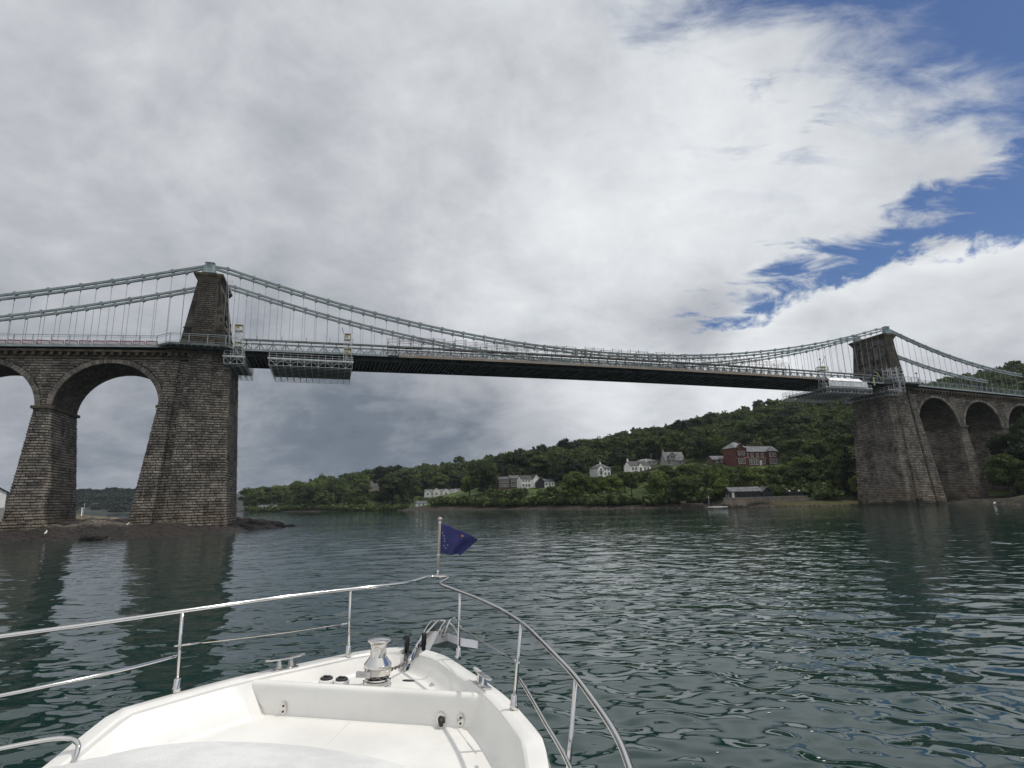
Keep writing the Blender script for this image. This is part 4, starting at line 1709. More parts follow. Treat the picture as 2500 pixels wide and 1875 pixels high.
M['black_timber'] = mat('black_timber', (0.022, 0.022, 0.022), 0.7, 0, 0.3, 2.0)
M['trim_stone'] = mat('stone_trim', (0.42, 0.36, 0.29), 0.8)
mt, t, b = newmat('window_glass')
b.inputs['Base Color'].default_value = (0.02, 0.024, 0.028, 1)
b.inputs['Roughness'].default_value = 0.08
tc = t.new('ShaderNodeTexCoord').outputs['Object']
t.put(b.inputs['Roughness'], t.math('ADD', 0.05, t.math('MULTIPLY', t.noise(tc, 1.5), 0.12)))
M['glass'] = mt


def window(parent, x, y, z, w, h, face='-y', frame='white_paint'):
    mb = MB()
    g = MB()
    f = 0.09
    def B(m_, a, b_, c, d_, o0, o1):
        if face == '-y':
            m_.box(x + a, x + b_, y - o1, y - o0, z + c, z + d_)
        elif face == '+x':
            m_.box(y + o0, y + o1, x + a, x + b_, z + c, z + d_)
        else:
            m_.box(y - o1, y - o0, x + a, x + b_, z + c, z + d_)
    B(mb, -w / 2 - f, w / 2 + f, -f - 0.04, 0, 0.0, 0.14)
    B(mb, -w / 2 - f, w / 2 + f, h, h + f, 0.0, 0.09)
    B(mb, -w / 2 - f, -w / 2, 0, h, 0.0, 0.09)
    B(mb, w / 2, w / 2 + f, 0, h, 0.0, 0.09)
    B(mb, -0.04, 0.04, 0, h, 0.031, 0.08)
    B(mb, -w / 2, -0.04, h * 0.5 - 0.03, h * 0.5 + 0.03, 0.031, 0.07)
    B(g, -w / 2, w / 2, 0, h, 0.005, 0.03)
    o = mb.build('window', M[frame], parent)
    g.build('pane', M['glass'], o)
    return o


def gable_block(root, x0, x1, y0, y1, zw, zr, wm, rm, ridge='x', hip=0.0, over=0.35, name='wall'):
    """walls with gables and a roof of two slopes (optionally hipped)"""
    mb = MB()
    yc, xc = (y0 + y1) / 2, (x0 + x1) / 2
    if ridge == 'x':
        if hip <= 0:
            mb.loft([[(x, y0, -1.5), (x, y1, -1.5), (x, y1, zw), (x, yc, zr - 0.12), (x, y0, zw)] for x in (x0, x1)])
        else:
            mb.box(x0, x1, y0, y1, -1.5, zw)
    else:
        if hip <= 0:
            mb.loft([[(x0, y, -1.5), (x1, y, -1.5), (x1, y, zw), (xc, y, zr - 0.12), (x0, y, zw)] for y in (y0, y1)])
        else:
            mb.box(x0, x1, y0, y1, -1.5, zw)
    w_ = mb.build(name, M[wm], root)
    rb = MB()
    th = 0.16
    if hip > 0:
        X0, X1, Y0, Y1 = x0 - over, x1 + over, y0 - over, y1 + over
        e = zw - 0.1
        if ridge == 'x':
            r0, r1 = (X0 + hip, yc), (X1 - hip, yc)
        else:
            r0, r1 = (xc, Y0 + hip), (xc, Y1 - hip)
        v = [(X0, Y0, e), (X1, Y0, e), (X1, Y1, e), (X0, Y1, e), (r0[0], r0[1], zr), (r1[0], r1[1], zr), (X0, Y0, e - th), (X1, Y0, e - th), (X1, Y1, e - th), (X0, Y1, e - th)]
        if ridge == 'x':
            fs = [(0, 1, 5, 4), (1, 2, 5), (2, 3, 4, 5), (3, 0, 4)]
        else:
            fs = [(0, 1, 4), (1, 2, 5, 4), (2, 3, 5), (3, 0, 4, 5)]
        fs += [(0, 6, 7, 1), (1, 7, 8, 2), (2, 8, 9, 3), (3, 9, 6, 0), (6, 9, 8, 7)]
        rb.add(v, fs)
    else:
        if ridge == 'x':
            sl_ = (zr - zw) / (yc - y0)
            a = zw - over * sl_
            prof = [(y0 - over, a), (yc, zr), (y1 + over, a), (y1 + over, a + th), (yc, zr + th), (y0 - over, a + th)]
            rb.loft([[(x, p, q) for p, q in prof] for x in (x0 - over, x1 + over)])
        else:
            sl_ = (zr - zw) / (xc - x0)
            a = zw - over * sl_
            prof = [(x0 - over, a), (xc, zr), (x1 + over, a), (x1 + over, a + th), (xc, zr + th), (x0 - over, a + th)]
            rb.loft([[(p, y, q) for p, q in prof] for y in (y0 - over, y1 + over)])
    r_ = rb.build('roof', M[rm], root)
    return w_, r_


def chimney(roof, x, y, z0, z1, mt_='brown_stone', pots=2):
    mb = MB()
    mb.box(x - 0.45, x + 0.45, y - 0.3, y + 0.3, z0, z1)
    mb.box(x - 0.52, x + 0.52, y - 0.37, y + 0.37, z1, z1 + 0.15)
    for i in range(pots):
        mb.lathe([(0.12, 0), (0.1, 0.5)], (x - 0.25 + 0.5 * i, y, z1 + 0.15), 8)
    return mb.build('chimney', M[mt_], roof)


def door(root, x, y, w, h, mt_='black_timber'):
    mb = MB()
    mb.box(x - w / 2, x + w / 2, y - 0.06, y - 0.003, 0.05, h)
    return mb.build('door', M[mt_], root)


HOUSES = []


def house(name, label, cat, x, y, z, rz):
    HOUSES.append((x, y, z, name))
    return thing(name, label, cat, (x, y, z), R(rz))


# red brick mansion
h = house('mansion', 'large red brick mansion with grey slate roof and a square corner turret above a lawn', 'house', 107.8, 257, 16.3, 17)
gable_block(h, -11.8, -5.8, -5.0, 3.5, 8.0, 10.6, 'brick_red', 'slate_pale', 'x', hip=2.6, name='turret_wall')
gable_block(h, -5.8, 12.6, -3.6, 4.6, 6.2, 8.8, 'brick_red', 'slate', 'x', hip=0.0)
w_, r_ = gable_block(h, 6.0, 10.2, -5.0, -3.0, 6.4, 8.4, 'brick_red', 'slate', 'y', hip=1.2, name='bay_wall')
gable_block(h, -11.0, -8.0, -5.6, -5.0, 8.0, 9.6, 'brick_red', 'slate', 'y', name='dormer_wall')
chimney(r_, 5.2, 1.0, 7.6, 10.4, 'brick_red')
chimney(r_, -5.2, 1.5, 7.8, 10.6, 'brick_red')
for x in (-10.3, -8.2):
    window(h, x, -5.0 if x > -8 else -5.6 if -11 < x < -8 else -5.0, 4.6, 1.2, 1.6)
    window(h, x, -5.6 if x > -11 else -5.0, 0.9, 1.2, 2.0)
for x in (-4.4, -1.9, 1.0, 3.6):
    window(h, x, -3.6, 3.9, 1.1, 1.5)
for x in (-3.2, -1.9, -0.6, 0.7):
    window(h, x, -3.6, 0.4, 1.0, 2.4)
for x in (7.0, 9.1):
    window(h, x, -5.0, 3.9, 1.3, 1.5)
    window(h, x, -5.0, 0.7, 1.4, 2.1)
window(h, 11.5, -3.6, 0.7, 1.3, 2.0)
window(h, 4.2, -3.6, 0.7, 1.3, 2.0)
mb = MB()
for x0, x1, y_ in ((-11.85, -5.75, -5.06), (-5.75, 5.95, -3.66)):
    mb.box(x0, x1, y_, y_ + 0.059, 3.25, 3.5)
mb.box(-5.8, -5.4, -3.68, -3.605, 0, 6)
mb.build('stone_band', M['trim_stone'], h)
door(h, 2.4, -3.6, 1.1, 2.3, 'white_paint')

h = house('garden_wing', 'low grey-roofed wing standing left of the red brick mansion', 'building', 93.8, 259, 17.6, 17)
gable_block(h, -4.6, 4.4, -2.4, 2.4, 2.0, 3.6, 'brown_stone', 'slate', 'x')
for x in (-2.5, 0, 2.5):
    window(h, x, -2.4, 0.7, 1.1, 1.0)

h = house('slate_house', 'grey house with steep slate roof and a wide dormer beside a big dark tree', 'house', 84.0, 300, 19.6, 6)
w_, r_ = gable_block(h, -5.0, 5.4, -4.0, 4.0, 2.6, 7.0, 'grey_render', 'slate', 'x')
gable_block(h, -2.8, 0.6, -4.05, -1.0, 5.0, 6.4, 'grey_render', 'slate', 'y', name='dormer_wall')
window(h, -1.1, -4.05, 3.7, 2.0, 1.1)
window(h, -2.6, -4.0, 0.6, 2.2, 1.5)
window(h, 2.6, -4.0, 0.6, 1.4, 1.4)
chimney(r_, -4.4, 0.3, 5.8, 8.1, 'grey_render')

h = house('cottage', 'long white cottage with black slate roof and a white gable at its right end', 'house', 65.4, 300, 16.8, 24)
w_, r_ = gable_block(h, -6.6, 6.6, -2.8, 2.8, 2.9, 5.4, 'render_white', 'slate_dark', 'x', over=0.12)
gable_block(h, -1.7, 1.3, -3.2, -1.0, 3.0, 4.6, 'render_white', 'slate_dark', 'y', over=0.1, name='porch_wall')
for x in (-5.0, -3.0, 2.8, 4.8):
    window(h, x, -2.8, 0.9, 1.1, 1.3)
door(h, -0.2, -3.2, 1.0, 2.1)
chimney(r_, -6.0, 0, 4.8, 6.3, 'render_white')
chimney(r_, 6.0, 0, 4.8, 6.3, 'render_white')

h = house('bungalow', 'pale bungalow with low grey roof half hidden behind the long white cottage', 'house', 74.5, 317, 20.9, 8)
w_, r_ = gable_block(h, -5.2, 5.2, -3, 3, 2.3, 3.6, 'grey_render', 'slate_pale', 'x', hip=2.5)
for x in (-3.4, 0, 3.2):
    window(h, x, -3, 0.8, 1.6, 1.1)

h = house('villa', 'white two-storey villa with hipped grey roof and a balcony alone among the trees', 'house', 47.0, 311, 15.3, 28)
w_, r_ = gable_block(h, -4.4, 4.6, -3.6, 3.4, 4.5, 6.6, 'render_white', 'slate', 'x', hip=3.0)
gable_block(h, -4.2, -0.8, -4.6, -3.0, 4.4, 5.9, 'render_white', 'slate', 'y', over=0.15, name='gable_wall')
for x, y_ in ((-2.5, -4.6), (1.0, -3.6), (3.2, -3.6)):
    window(h, x, y_, 3.0, 1.1, 1.1)
    window(h, x, y_, 0.5, 1.3, 1.5)
mb = MB()
mb.box(-3.8, -1.2, -5.3, -4.605, 2.35, 2.5)
for x in (-3.7, -2.5, -1.3):
    mb.box(x - 0.04, x + 0.04, -5.28, -5.2, 2.5, 3.3)
mb.box(-3.75, -1.25, -5.28, -5.2, 3.3, 3.38)
mb.build('balcony', M['black_timber'], h)
chimney(r_, 0.5, 0, 5.8, 7.3, 'render_white')

h = house('terrace', 'brown stone terrace with many chimneys, joined left of the white gabled house', 'house', -3.6, 301, 10.0, 14)
w_, r_ = gable_block(h, -5.6, 0.4, -3, 3, 4.6, 6.0, 'brown_stone', 'slate', 'x', over=0.2)
chimney(r_, -4.8, 0, 5.4, 7.2)
w_, r2 = gable_block(h, 0.4, 6.0, -3.4, 3, 5.0, 6.6, 'brown_stone', 'slate', 'x', over=0.2)
chimney(r2, 0.9, 0, 5.6, 7.6)
chimney(r2, 3.4, 0, 5.6, 7.6)
for x in (-4.8, -3.4, -2.0, -0.7):
    window(h, x, -3, 3.0, 0.8, 1.1)
    window(h, x, -3, 0.8, 0.9, 1.3)
for x in (1.4, 2.8, 4.2, 5.4):
    window(h, x, -3.4, 3.3, 0.8, 1.2)
    window(h, x, -3.4, 0.8, 0.9, 1.4)

h = house('gabled_house', 'white house with dark roof and a tall white gable facing the water', 'house', 6.8, 294, 9.9, 22)
w_, r_ = gable_block(h, -4.8, 1.4, -3.2, 3.2, 4.2, 6.2, 'render_white', 'slate_dark', 'x', over=0.15)
gable_block(h, 1.4, 5.0, -4.2, 3.2, 4.4, 6.6, 'render_white', 'slate_dark', 'y', over=0.15, name='gable_wall')
for x in (-3.8, -2.2, -0.6):
    window(h, x, -3.2, 2.9, 0.9, 0.9)
    window(h, x, -3.2, 0.5, 1.0, 1.3)
window(h, 3.2, -4.2, 0.5, 2.0, 1.4)
chimney(r_, -4.2, 0, 5.6, 7.2)

h = house('annexe', 'grey-roofed annexe with dark timber gable, right of the white gabled house', 'house', 15.2, 291, 10.1, 8)
w_, r_ = gable_block(h, -4.4, -0.6, -3.4, 3, 2.6, 4.6, 'black_timber', 'slate_pale', 'y', over=0.25, name='timber_wall')
w_, r_ = gable_block(h, -0.6, 4.6, -2.8, 2.6, 2.4, 3.9, 'render_white', 'slate', 'x', over=0.2)
for x in (0.6, 2.2, 3.7):
    window(h, x, -2.8, 0.7, 0.9, 1.2)

h = house('manor', 'rambling white manor of four gables low on the wooded shore', 'house', -48.5, 404, 7.8, 8)
for i, x in enumerate((-13.2, -7.2, -0.4, 6.4)):
    zw_ = (2.6, 3.8, 3.4, 3.2)[i]
    gable_block(h, x - 2.4, x + 2.4, -3.4 - (i == 1), 3, zw_, zw_ + 2.0, 'render_white', 'slate', 'y', over=0.2, name='gable_wall')
    window(h, x, -3.4 - (i == 1), 1.0, 1.2, 1.2)
w_, r_ = gable_block(h, -15.4, 11.5, -2.2, 3.2, 2.8, 4.7, 'render_white', 'slate_pale', 'x', over=0.2)
for x in (-10.2, -3.8, 3.0, 9.6):
    window(h, x, -2.2, 0.8, 1.0, 1.2)
chimney(r_, -9, 0, 4.2, 5.9)
chimney(r_, 2.6, 0, 4.2, 5.9)
mb = MB()
mb.box(-17, 14, -6.2, -5.8, -3.0, -0.6)
mb.build('terrace_wall', M['render_white'], h)

h = house('lodge', 'small low white house right at the water edge below the white manor', 'house', -52, 316, 1.6, 12)
w_, r_ = gable_block(h, -3.0, 3.0, -2, 2, 1.7, 3.0, 'render_white', 'slate', 'x', over=0.2)
window(h, -1.2, -2, 0.6, 0.9, 0.8)
door(h, 1.0, -2, 0.8, 1.5)

h = house('shore_house', 'tiny white house with pale roof at the far left end of the wooded shore', 'house', -189, 430, 1.6, 20)
w_, r_ = gable_block(h, -3.4, 3.4, -2.5, 2.5, 1.8, 3.3, 'render_white', 'slate', 'x', over=0.2)
for x in (-1.6, 1.2):
    window(h, x, -2.5, 0.6, 1.1, 0.8)
h = house('boat_shed', 'small pale shed right of the tiny white shore house at the far left end', 'shed', -181.5, 431, 1.4, -5)
gable_block(h, -1.8, 1.8, -2, 2, 1.9, 3.2, 'beige', 'slate_pale', 'y', over=0.15)
door(h, 0, -2, 1.4, 1.6, 'white_paint')

h = house('villa_tower', 'beige stone house with a small tower rising out of the trees on the left slope', 'house', -110, 441, 13.0, 10)
gable_block(h, -3.2, 0.2, -2.6, 2.6, 6.5, 8.6, 'beige', 'slate', 'y', over=0.2, name='tower_wall')
gable_block(h, 0.2, 4.6, -2.2, 2.4, 4.2, 5.8, 'beige', 'slate', 'x', over=0.2)
window(h, -1.5, -2.6, 4.2, 0.9, 1.2)
window(h, 2.2, -2.2, 2.2, 0.9, 1.1)

# boathouse, quay and pontoon
h = house('boathouse', 'long black timber boathouse with grey roof standing on the sea wall', 'boathouse', 73.0, 179.5, 2.95, 3)
gable_block(h, -6.2, 3.6, -2.0, 2.2, 1.9, 3.1, 'black_timber', 'slate', 'x', over=0.3)
gable_block(h, 3.6, 6.8, -2.6, 2.4, 1.7, 3.0, 'black_timber', 'slate', 'y', over=0.5, name='end_wall')
for x in (-3.4, -1.9, -0.4, 1.1, 2.5):
    window(h, x, -2.0, 0.5, 1.0, 1.0, frame='black_timber')
door(h, -5.4, -2.0, 0.8, 1.6, 'white_paint')
for x in (4.3, 6.1):
    window(h, x, -2.6, 0.5, 1.1, 1.1, frame='black_timber')
mb = MB()
for x in (-6.9, -7.6):
    mb.box(x - 0.05, x + 0.05, -2.3, -2.2, -2.2, 1.2)
mb.box(-7.7, -6.2, -2.4, -1.4, -0.25, -0.15)
mb.box(-7.7, -6.8, -2.3, -2.2, 0.6, 0.7)
mb.build('stair_landing', M['grey_render'], h)
wl = thing('sea_wall', 'dark weed-stained sea wall under the black boathouse', 'wall', (78, 176.6, 0), R(2))
mb = MB()
mb.frustum((-13.2, 12.5, -1.3, 2.4), -1.0, (-12.8, 12.2, -0.7, 2.4), 2.85)
mb.build('wall_face', M['stone'], wl)
mb = MB()
mb.box(-13.0, 12.4, -0.85, 2.4, 2.853, 3.02)
mb.build('coping', M['grey_render'], wl)
wl = thing('low_wall', 'short broken stone wall left of the white slipway', 'wall', (55.5, 180.5, 0.4), R(-8))
mb = MB()
mb.box(-2.6, 3.6, -0.5, 0.5, -0.6, 1.2)
mb.box(-3.2, -1.6, -0.8, 0.4, -0.6, 1.9)
mb.build('wall_face', M['stone'], wl)
pt = thing('slipway', 'pale floating pontoon slipway at the water edge left of the boathouse', 'pontoon', (60.9, 172.5, 0.25), R(8))
mb = MB()
mb.box(-2.6, 2.6, -1.2, 1.2, 0.0, 0.28)
mb.build('deck', M['white_paint'], pt)
mb = MB()
for x in (-2.3, 2.3):
    mb.box(x - 0.25, x + 0.25, -1.1, 1.1, -0.4, -0.003)
mb.build('float', M['black_timber'], pt)
for (x, y, z0, h_, r__, nm, lab) in ((59.6, 176, 0.3, 3.4, 0.12, 'mooring_pole', 'thin pale pole standing by the white slipway'),
                                 (147.0, 250, 17.0, 14.0, 0.16, 'telegraph_pole', 'tall pale pole among the trees left of the right tower'),
                                 (74.5, 306, 20.0, 6.5, 0.10, 'lamp_post', 'thin lamp post above the long white cottage'),
                                 (67.5, 308, 18.0, 6.0, 0.10, 'telegraph_pole', 'thin dark pole behind the long white cottage')):
    p_ = thing(nm, lab, 'pole', (x, y, z0))
    mb = MB()
    mb.tube([(0, 0, 0), (0, 0, h_)], [r__, r__ * 0.7], 8)
    mb.build('shaft', M['grey_render'] if 'dark' not in lab else M['lamp_dark'], p_)
    mb = MB()
    if nm == 'lamp_post':
        mb.beam((0, 0, h_), (1.1, 0, h_ + 0.2), 0.12)
    else:
        mb.beam((-0.7, 0, h_ - 0.5), (0.7, 0, h_ - 0.5), 0.12)
    mb.build('arm', M['grey_render'], p_)
ht = house('garden_hut', 'low flat-roofed hut on the bank right of the boathouse', 'hut', 89.0, 182, 2.8, 2)
mb = MB()
mb.box(-2.6, 2.6, -1.2, 1.2, -1, 1.3)
mb.build('wall', M['black_timber'], ht)
mb = MB()
mb.box(-2.9, 2.9, -1.5, 1.5, 1.303, 1.45)
mb.build('roof', M['slate'], ht)
for x, lab in ((87.6, 'left white ball ornament on the hut roof'), (90.6, 'right white ball ornament on the hut roof')):
    mb = MB()
    mb.lathe([(0.01, 0), (0.25, 0.08), (0.34, 0.3), (0.25, 0.55), (0.01, 0.62)], (0, 0, 0), 12)
    o = mb.build('ball_ornament', M['white_paint'])
    o.location = (x, 182, 4.25)
    tag(o, lab, 'ornament')

# field wall above the meadow
fw_ = thing('field_wall', 'long low dark stone wall along the top of the green meadow', 'wall', (0, 0, 0))
mb = MB()
pl = [(24, 292), (34, 294), (44, 296), (54, 296), (64, 293), (76, 293)]
for i in range(len(pl) - 1):
    a, c_ = pl[i], pl[i + 1]
    mb.beam((a[0], a[1], float(ground(*a)) + 0.4), (c_[0], c_[1], float(ground(*c_)) + 0.4), 0.6, 1.8)
mb.build('wall_run', M['brown_stone'], fw_)

# house, walls and clutter at the left edge
h = house('harbour_house', 'white harbour house with dark eaves cut by the left edge of the photo', 'house', -143.4, 151, 5.6, -12)
w_, r_ = gable_block(h, -6, 4.6, -4, 4, 4.2, 6.2, 'render_white', 'slate_dark', 'x', over=0.4)
window(h, 1.6, -4, 1.2, 1.0, 1.3)
window(h, -2.4, -4, 1.2, 1.0, 1.3)
wl = thing('harbour_wall', 'grey quay wall below the white harbour house at the left edge', 'wall', (-138, 146, 0), R(-8))
mb = MB()
mb.box(-16, 5.2, -1.2, 3.0, -1, 5.6)
mb.build('wall_face', M['grey_render'], wl)
mb = MB()
for i in range(12):
    mb.box(-15 + i * 1.8, -14.92 + i * 1.8, -1.0, -0.92, 5.603, 6.6)
mb.box(-15, 5, -1.0, -0.92, 6.6, 6.68)
mb.build('railing', M['white_paint'], wl)

# moored yacht far through the arch
yc_ = thing('sailing_boat', 'tiny moored yacht with bare mast seen through the left arch', 'sailing boat', (-297, 392, 0), 0.5)
mb = MB()
mb.loft([[(x * k, y * k2, z) for x, y in ((-3.2, -0.8), (1.5, -1.0), (4.0, 0), (1.5, 1.0), (-3.2, 0.8))] for z, k, k2 in ((-0.3, 0.85, 0.6), (0.9, 1, 1))])
mb.build('hull', M['white_paint'], yc_)
mb = MB()
mb.tube([(0.4, 0, 0.9), (0.4, 0, 9.5)], [0.09, 0.05], 6)
mb.beam((0.4, 0, 1.9), (-2.8, 0, 1.9), 0.12)
mb.build('mast', M['white_paint'], yc_)
for i, (x, y, lab) in enumerate(((116.5, 139.5, 'left tiny white mooring buoy by the foot of the right arches'), (119.5, 131, 'right tiny white mooring buoy by the foot of the right arches'))):
    mb = MB()
    mb.lathe([(0.01, -0.2), (0.3, -0.05), (0.34, 0.15), (0.2, 0.42), (0.01, 0.5)], (0, 0, 0), 12)
    o = mb.build('buoy', M['white_paint'])
    o.location = (x, y, 0.1)
    tag(o, lab, 'buoy')


# gulls on the rocks
def gull(x, y, z, rz, lab):
    r = thing('gull', lab, 'gull', (x, y, z), rz)
    mb = MB()
    ax = [(-0.34, 0.16, 0.015), (-0.22, 0.19, 0.05), (-0.08, 0.21, 0.10), (0.06, 0.24, 0.115), (0.15, 0.30, 0.085), (0.20, 0.38, 0.05), (0.24, 0.44, 0.055), (0.29, 0.46, 0.045), (0.33, 0.45, 0.012)]
    mb.tube([(a, 0, c_) for a, c_, _ in ax], [q for _, _, q in ax], 12)
    mb.build('body', M['white_paint'], r)
    mb = MB()
    for sg in (-1, 1):
        mb.loft([[(-0.40, sg * 0.05, 0.18), (-0.38, sg * 0.06, 0.15), (-0.4, sg * 0.03, 0.17)], [(-0.1, sg * 0.115, 0.28), (-0.1, sg * 0.125, 0.16), (-0.1, sg * 0.09, 0.22)], [(0.1, sg * 0.10, 0.30), (0.1, sg * 0.125, 0.20), (0.1, sg * 0.08, 0.25)]])
    mb.build('wings', M['slate_pale'], r)
    mb = MB()
    mb.tube([(0.33, 0, 0.45), (0.40, 0, 0.44)], [0.014, 0.005], 6)
    mb.build('beak', M['yellow'], r)
    for sg in (-1, 1):
        mb = MB()
        mb.tube([(0.0, sg * 0.04, 0.16), (0.01, sg * 0.04, 0.0), (0.07, sg * 0.04, 0.0)], 0.008, 5)
        mb.build('leg', M['yellow'], r)
    r.scale = (1.5, 1.5, 1.5)
    return r


def rockz(x, y):
    i = int(round((y - 66) / 0.45))
    j = int(round((x + 175) / 0.45))
    return float(rz_[i, j])


gull(-71.5, 87.4, max(0.3, rockz(-71.5, 87.4)), 2.0, 'white gull standing on the weedy rocks near the left edge')
gull(-64.0, 94.2, max(0.3, rockz(-64.0, 94.2)), 0.6, 'white gull standing at the foot of the left tower')
# ==PART3==
# ------------------------------------------------------------------ foliage
def leafmat(name, c_lo, c_hi, tr=0.25):
    mt, t, b = newmat(name)
    obj = t.new('ShaderNodeTexCoord').outputs['Object']
    oi = t.new('ShaderNodeObjectInfo').outputs['Random']
    n = t.noise(obj, 0.45, 5, 0.65)
    n2 = t.noise(obj, 2.5, 3, 0.6)
    f = t.math('ADD', t.math('MULTIPLY', n, 0.6), t.math('ADD', t.math('MULTIPLY', n2, 0.35), t.math('ADD', t.math('MULTIPLY', oi, 0.42), t.math('MULTIPLY', t.math('SUBTRACT', t.noise(t.new('ShaderNodeNewGeometry').outputs['Position'], 0.09, 3, 0.6), 0.5), 0.7))))
    t.put(b.inputs['Base Color'], t.mix(t.smooth(f, 0.38, 0.92), c_lo, c_hi))
    b.inputs['Roughness'].default_value = 0.65
    b.inputs['Specular IOR Level'].default_value = 0.25
    tl = t.new('ShaderNodeBsdfTranslucent')
    t.put(tl.inputs[0], t.mix(0.5, c_lo, c_hi))
    mx = t.new('ShaderNodeMixShader')
    mx.inputs[0].default_value = tr
    out = mt.node_tree.nodes['Material Output']
    t.l.new(b.outputs[0], mx.inputs[1])
    t.l.new(tl.outputs[0], mx.inputs[2])
    t.l.new(mx.outputs[0], out.inputs[0])
    return mt


M['leaf'] = leafmat('broad_leaves', (0.017, 0.031, 0.010), (0.090, 0.126, 0.030))
M['leaf_light'] = leafmat('light_leaves', (0.035, 0.058, 0.014), (0.150, 0.190, 0.040))
M['leaf_dark'] = leafmat('dark_leaves', (0.011, 0.020, 0.009), (0.042, 0.062, 0.022))
M['leaf_wood'] = leafmat('woodland_leaves', (0.013, 0.025, 0.009), (0.080, 0.106, 0.029))
M['bark'] = mat('bark', (0.07, 0.055, 0.042), 0.9, 0, 0.3, 2.0)


def crown_quads(rs, clumps, per, size, flat=0.75):
    """clumps: list of (x,y,z,r). returns verts (4n,3)"""
    out = []
    for (x, y, z, r) in clumps:
        n = max(8, int(per * (r / 2.0) ** 1.6))
        dv = rs.normal(size=(n, 3))
        dv[:, 2] = np.abs(dv[:, 2]) * 1.0 - 0.45 * rs.rand(n)
        dv /= np.linalg.norm(dv, axis=1)[:, None]
        rad = r * (0.72 + 0.38 * rs.rand(n))
        c = np.array([x, y, z]) + dv * rad[:, None] * np.array([1, 1, flat])
        nrm = dv * 0.7 + rs.normal(size=(n, 3)) * 0.55
        nrm /= np.linalg.norm(nrm, axis=1)[:, None]
        a = np.cross(nrm, rs.normal(size=(n, 3)))
        a /= np.linalg.norm(a, axis=1)[:, None]
        b_ = np.cross(nrm, a)
        s = size * (0.6 + 0.8 * rs.rand(n))[:, None]
        q = np.stack([c - a * s, c - b_ * s * 0.6, c + a * s, c + b_ * s * 0.6 + nrm * s * 0.25], 1)
        out.append(q.reshape(-1, 3))
    return np.concatenate(out)


def make_clumps(rs, kind):
    cl = []
    if kind == 'oak':
        H, Wd, base = 12.0, 5.6, 4.0
        for i in range(34):
            a = rs.rand() * 6.28
            f = rs.rand()
            h_ = base + (H - base) * f ** 0.8
            w = Wd * math.sqrt(max(0.05, 1 - (abs(f - 0.38) / 0.68) ** 2))
            rr = w * math.sqrt(rs.rand()) * 0.95
            cl.append((math.cos(a) * rr, math.sin(a) * rr, h_ - 1.2, 1.3 + 0.9 * rs.rand()))
    elif kind == 'round':
        for i in range(26):
            a = rs.rand() * 6.28
            u = rs.rand() * 2 - 0.7
            u = max(-0.8, min(1, u))
            w = math.sqrt(1 - min(0.98, u * u)) * 3.6
            cl.append((math.cos(a) * w * (0.5 + 0.5 * rs.rand()), math.sin(a) * w * (0.5 + 0.5 * rs.rand()), 6.0 + 3.4 * u, 1.2 + 0.7 * rs.rand()))
    elif kind == 'pine':
        for i in range(16):
            a = rs.rand() * 6.28
            f = rs.rand()
            w = 2.8 * (0.5 + rs.rand() * 0.6)
            cl.append((math.cos(a) * w, math.sin(a) * w, 8.0 + 5.0 * f, 1.2 + 0.5 * rs.rand()))
        cl.append((0, 0, 13.2, 1.4))
    elif kind == 'fir':
        for i in range(30):
            f = (i + rs.rand()) / 30
            a = rs.rand() * 6.28
            w = 3.2 * (1 - f) + 0.2
            cl.append((math.cos(a) * w * 0.7, math.sin(a) * w * 0.7, 1.8 + 11.5 * f, 0.6 + 1.0 * (1 - f)))
    elif kind == 'bush':
        for i in range(12):
            a = rs.rand() * 6.28
            rr = 2.4 * math.sqrt(rs.rand())
            cl.append((math.cos(a) * rr, math.sin(a) * rr, 1.0 + 1.8 * rs.rand() * (1 - rr / 3.5), 1.0 + 0.6 * rs.rand()))
    return cl


def core_mesh(rs, clumps, shrink=0.78):
    """solid inner masses so the crown is not see-through everywhere"""
    V, F = [], []
    for (x, y, z, r) in clumps:
        r = r * shrink
        b0 = sum(len(v) for v in V)
        pts = []
        n, m_ = 6, 4
        for i in range(1, m_):
            ph = math.pi * i / m_
            for j in range(n):
                th = 2 * math.pi * j / n + i * 0.4
                k = r * (0.8 + 0.35 * rs.rand())
                pts.append((x + k * math.sin(ph) * math.cos(th), y + k * math.sin(ph) * math.sin(th), z - k * math.cos(ph) * 0.75))
        V.append(np.array(pts))
        for i in range(m_ - 2):
            for j in range(n):
                F.append((b0 + i * n + j, b0 + i * n + (j + 1) % n, b0 + (i + 1) * n + (j + 1) % n, b0 + (i + 1) * n + j))
        F.append((b0, b0 + 1, b0 + 2, b0 + 3))
        F.append((b0, b0 + 3, b0 + 4, b0 + 5))
        e = b0 + (m_ - 2) * n
        F.append((e, e + 1, e + 2, e + 3))
        F.append((e, e + 3, e + 4, e + 5))
    return np.concatenate(V), np.array(F)


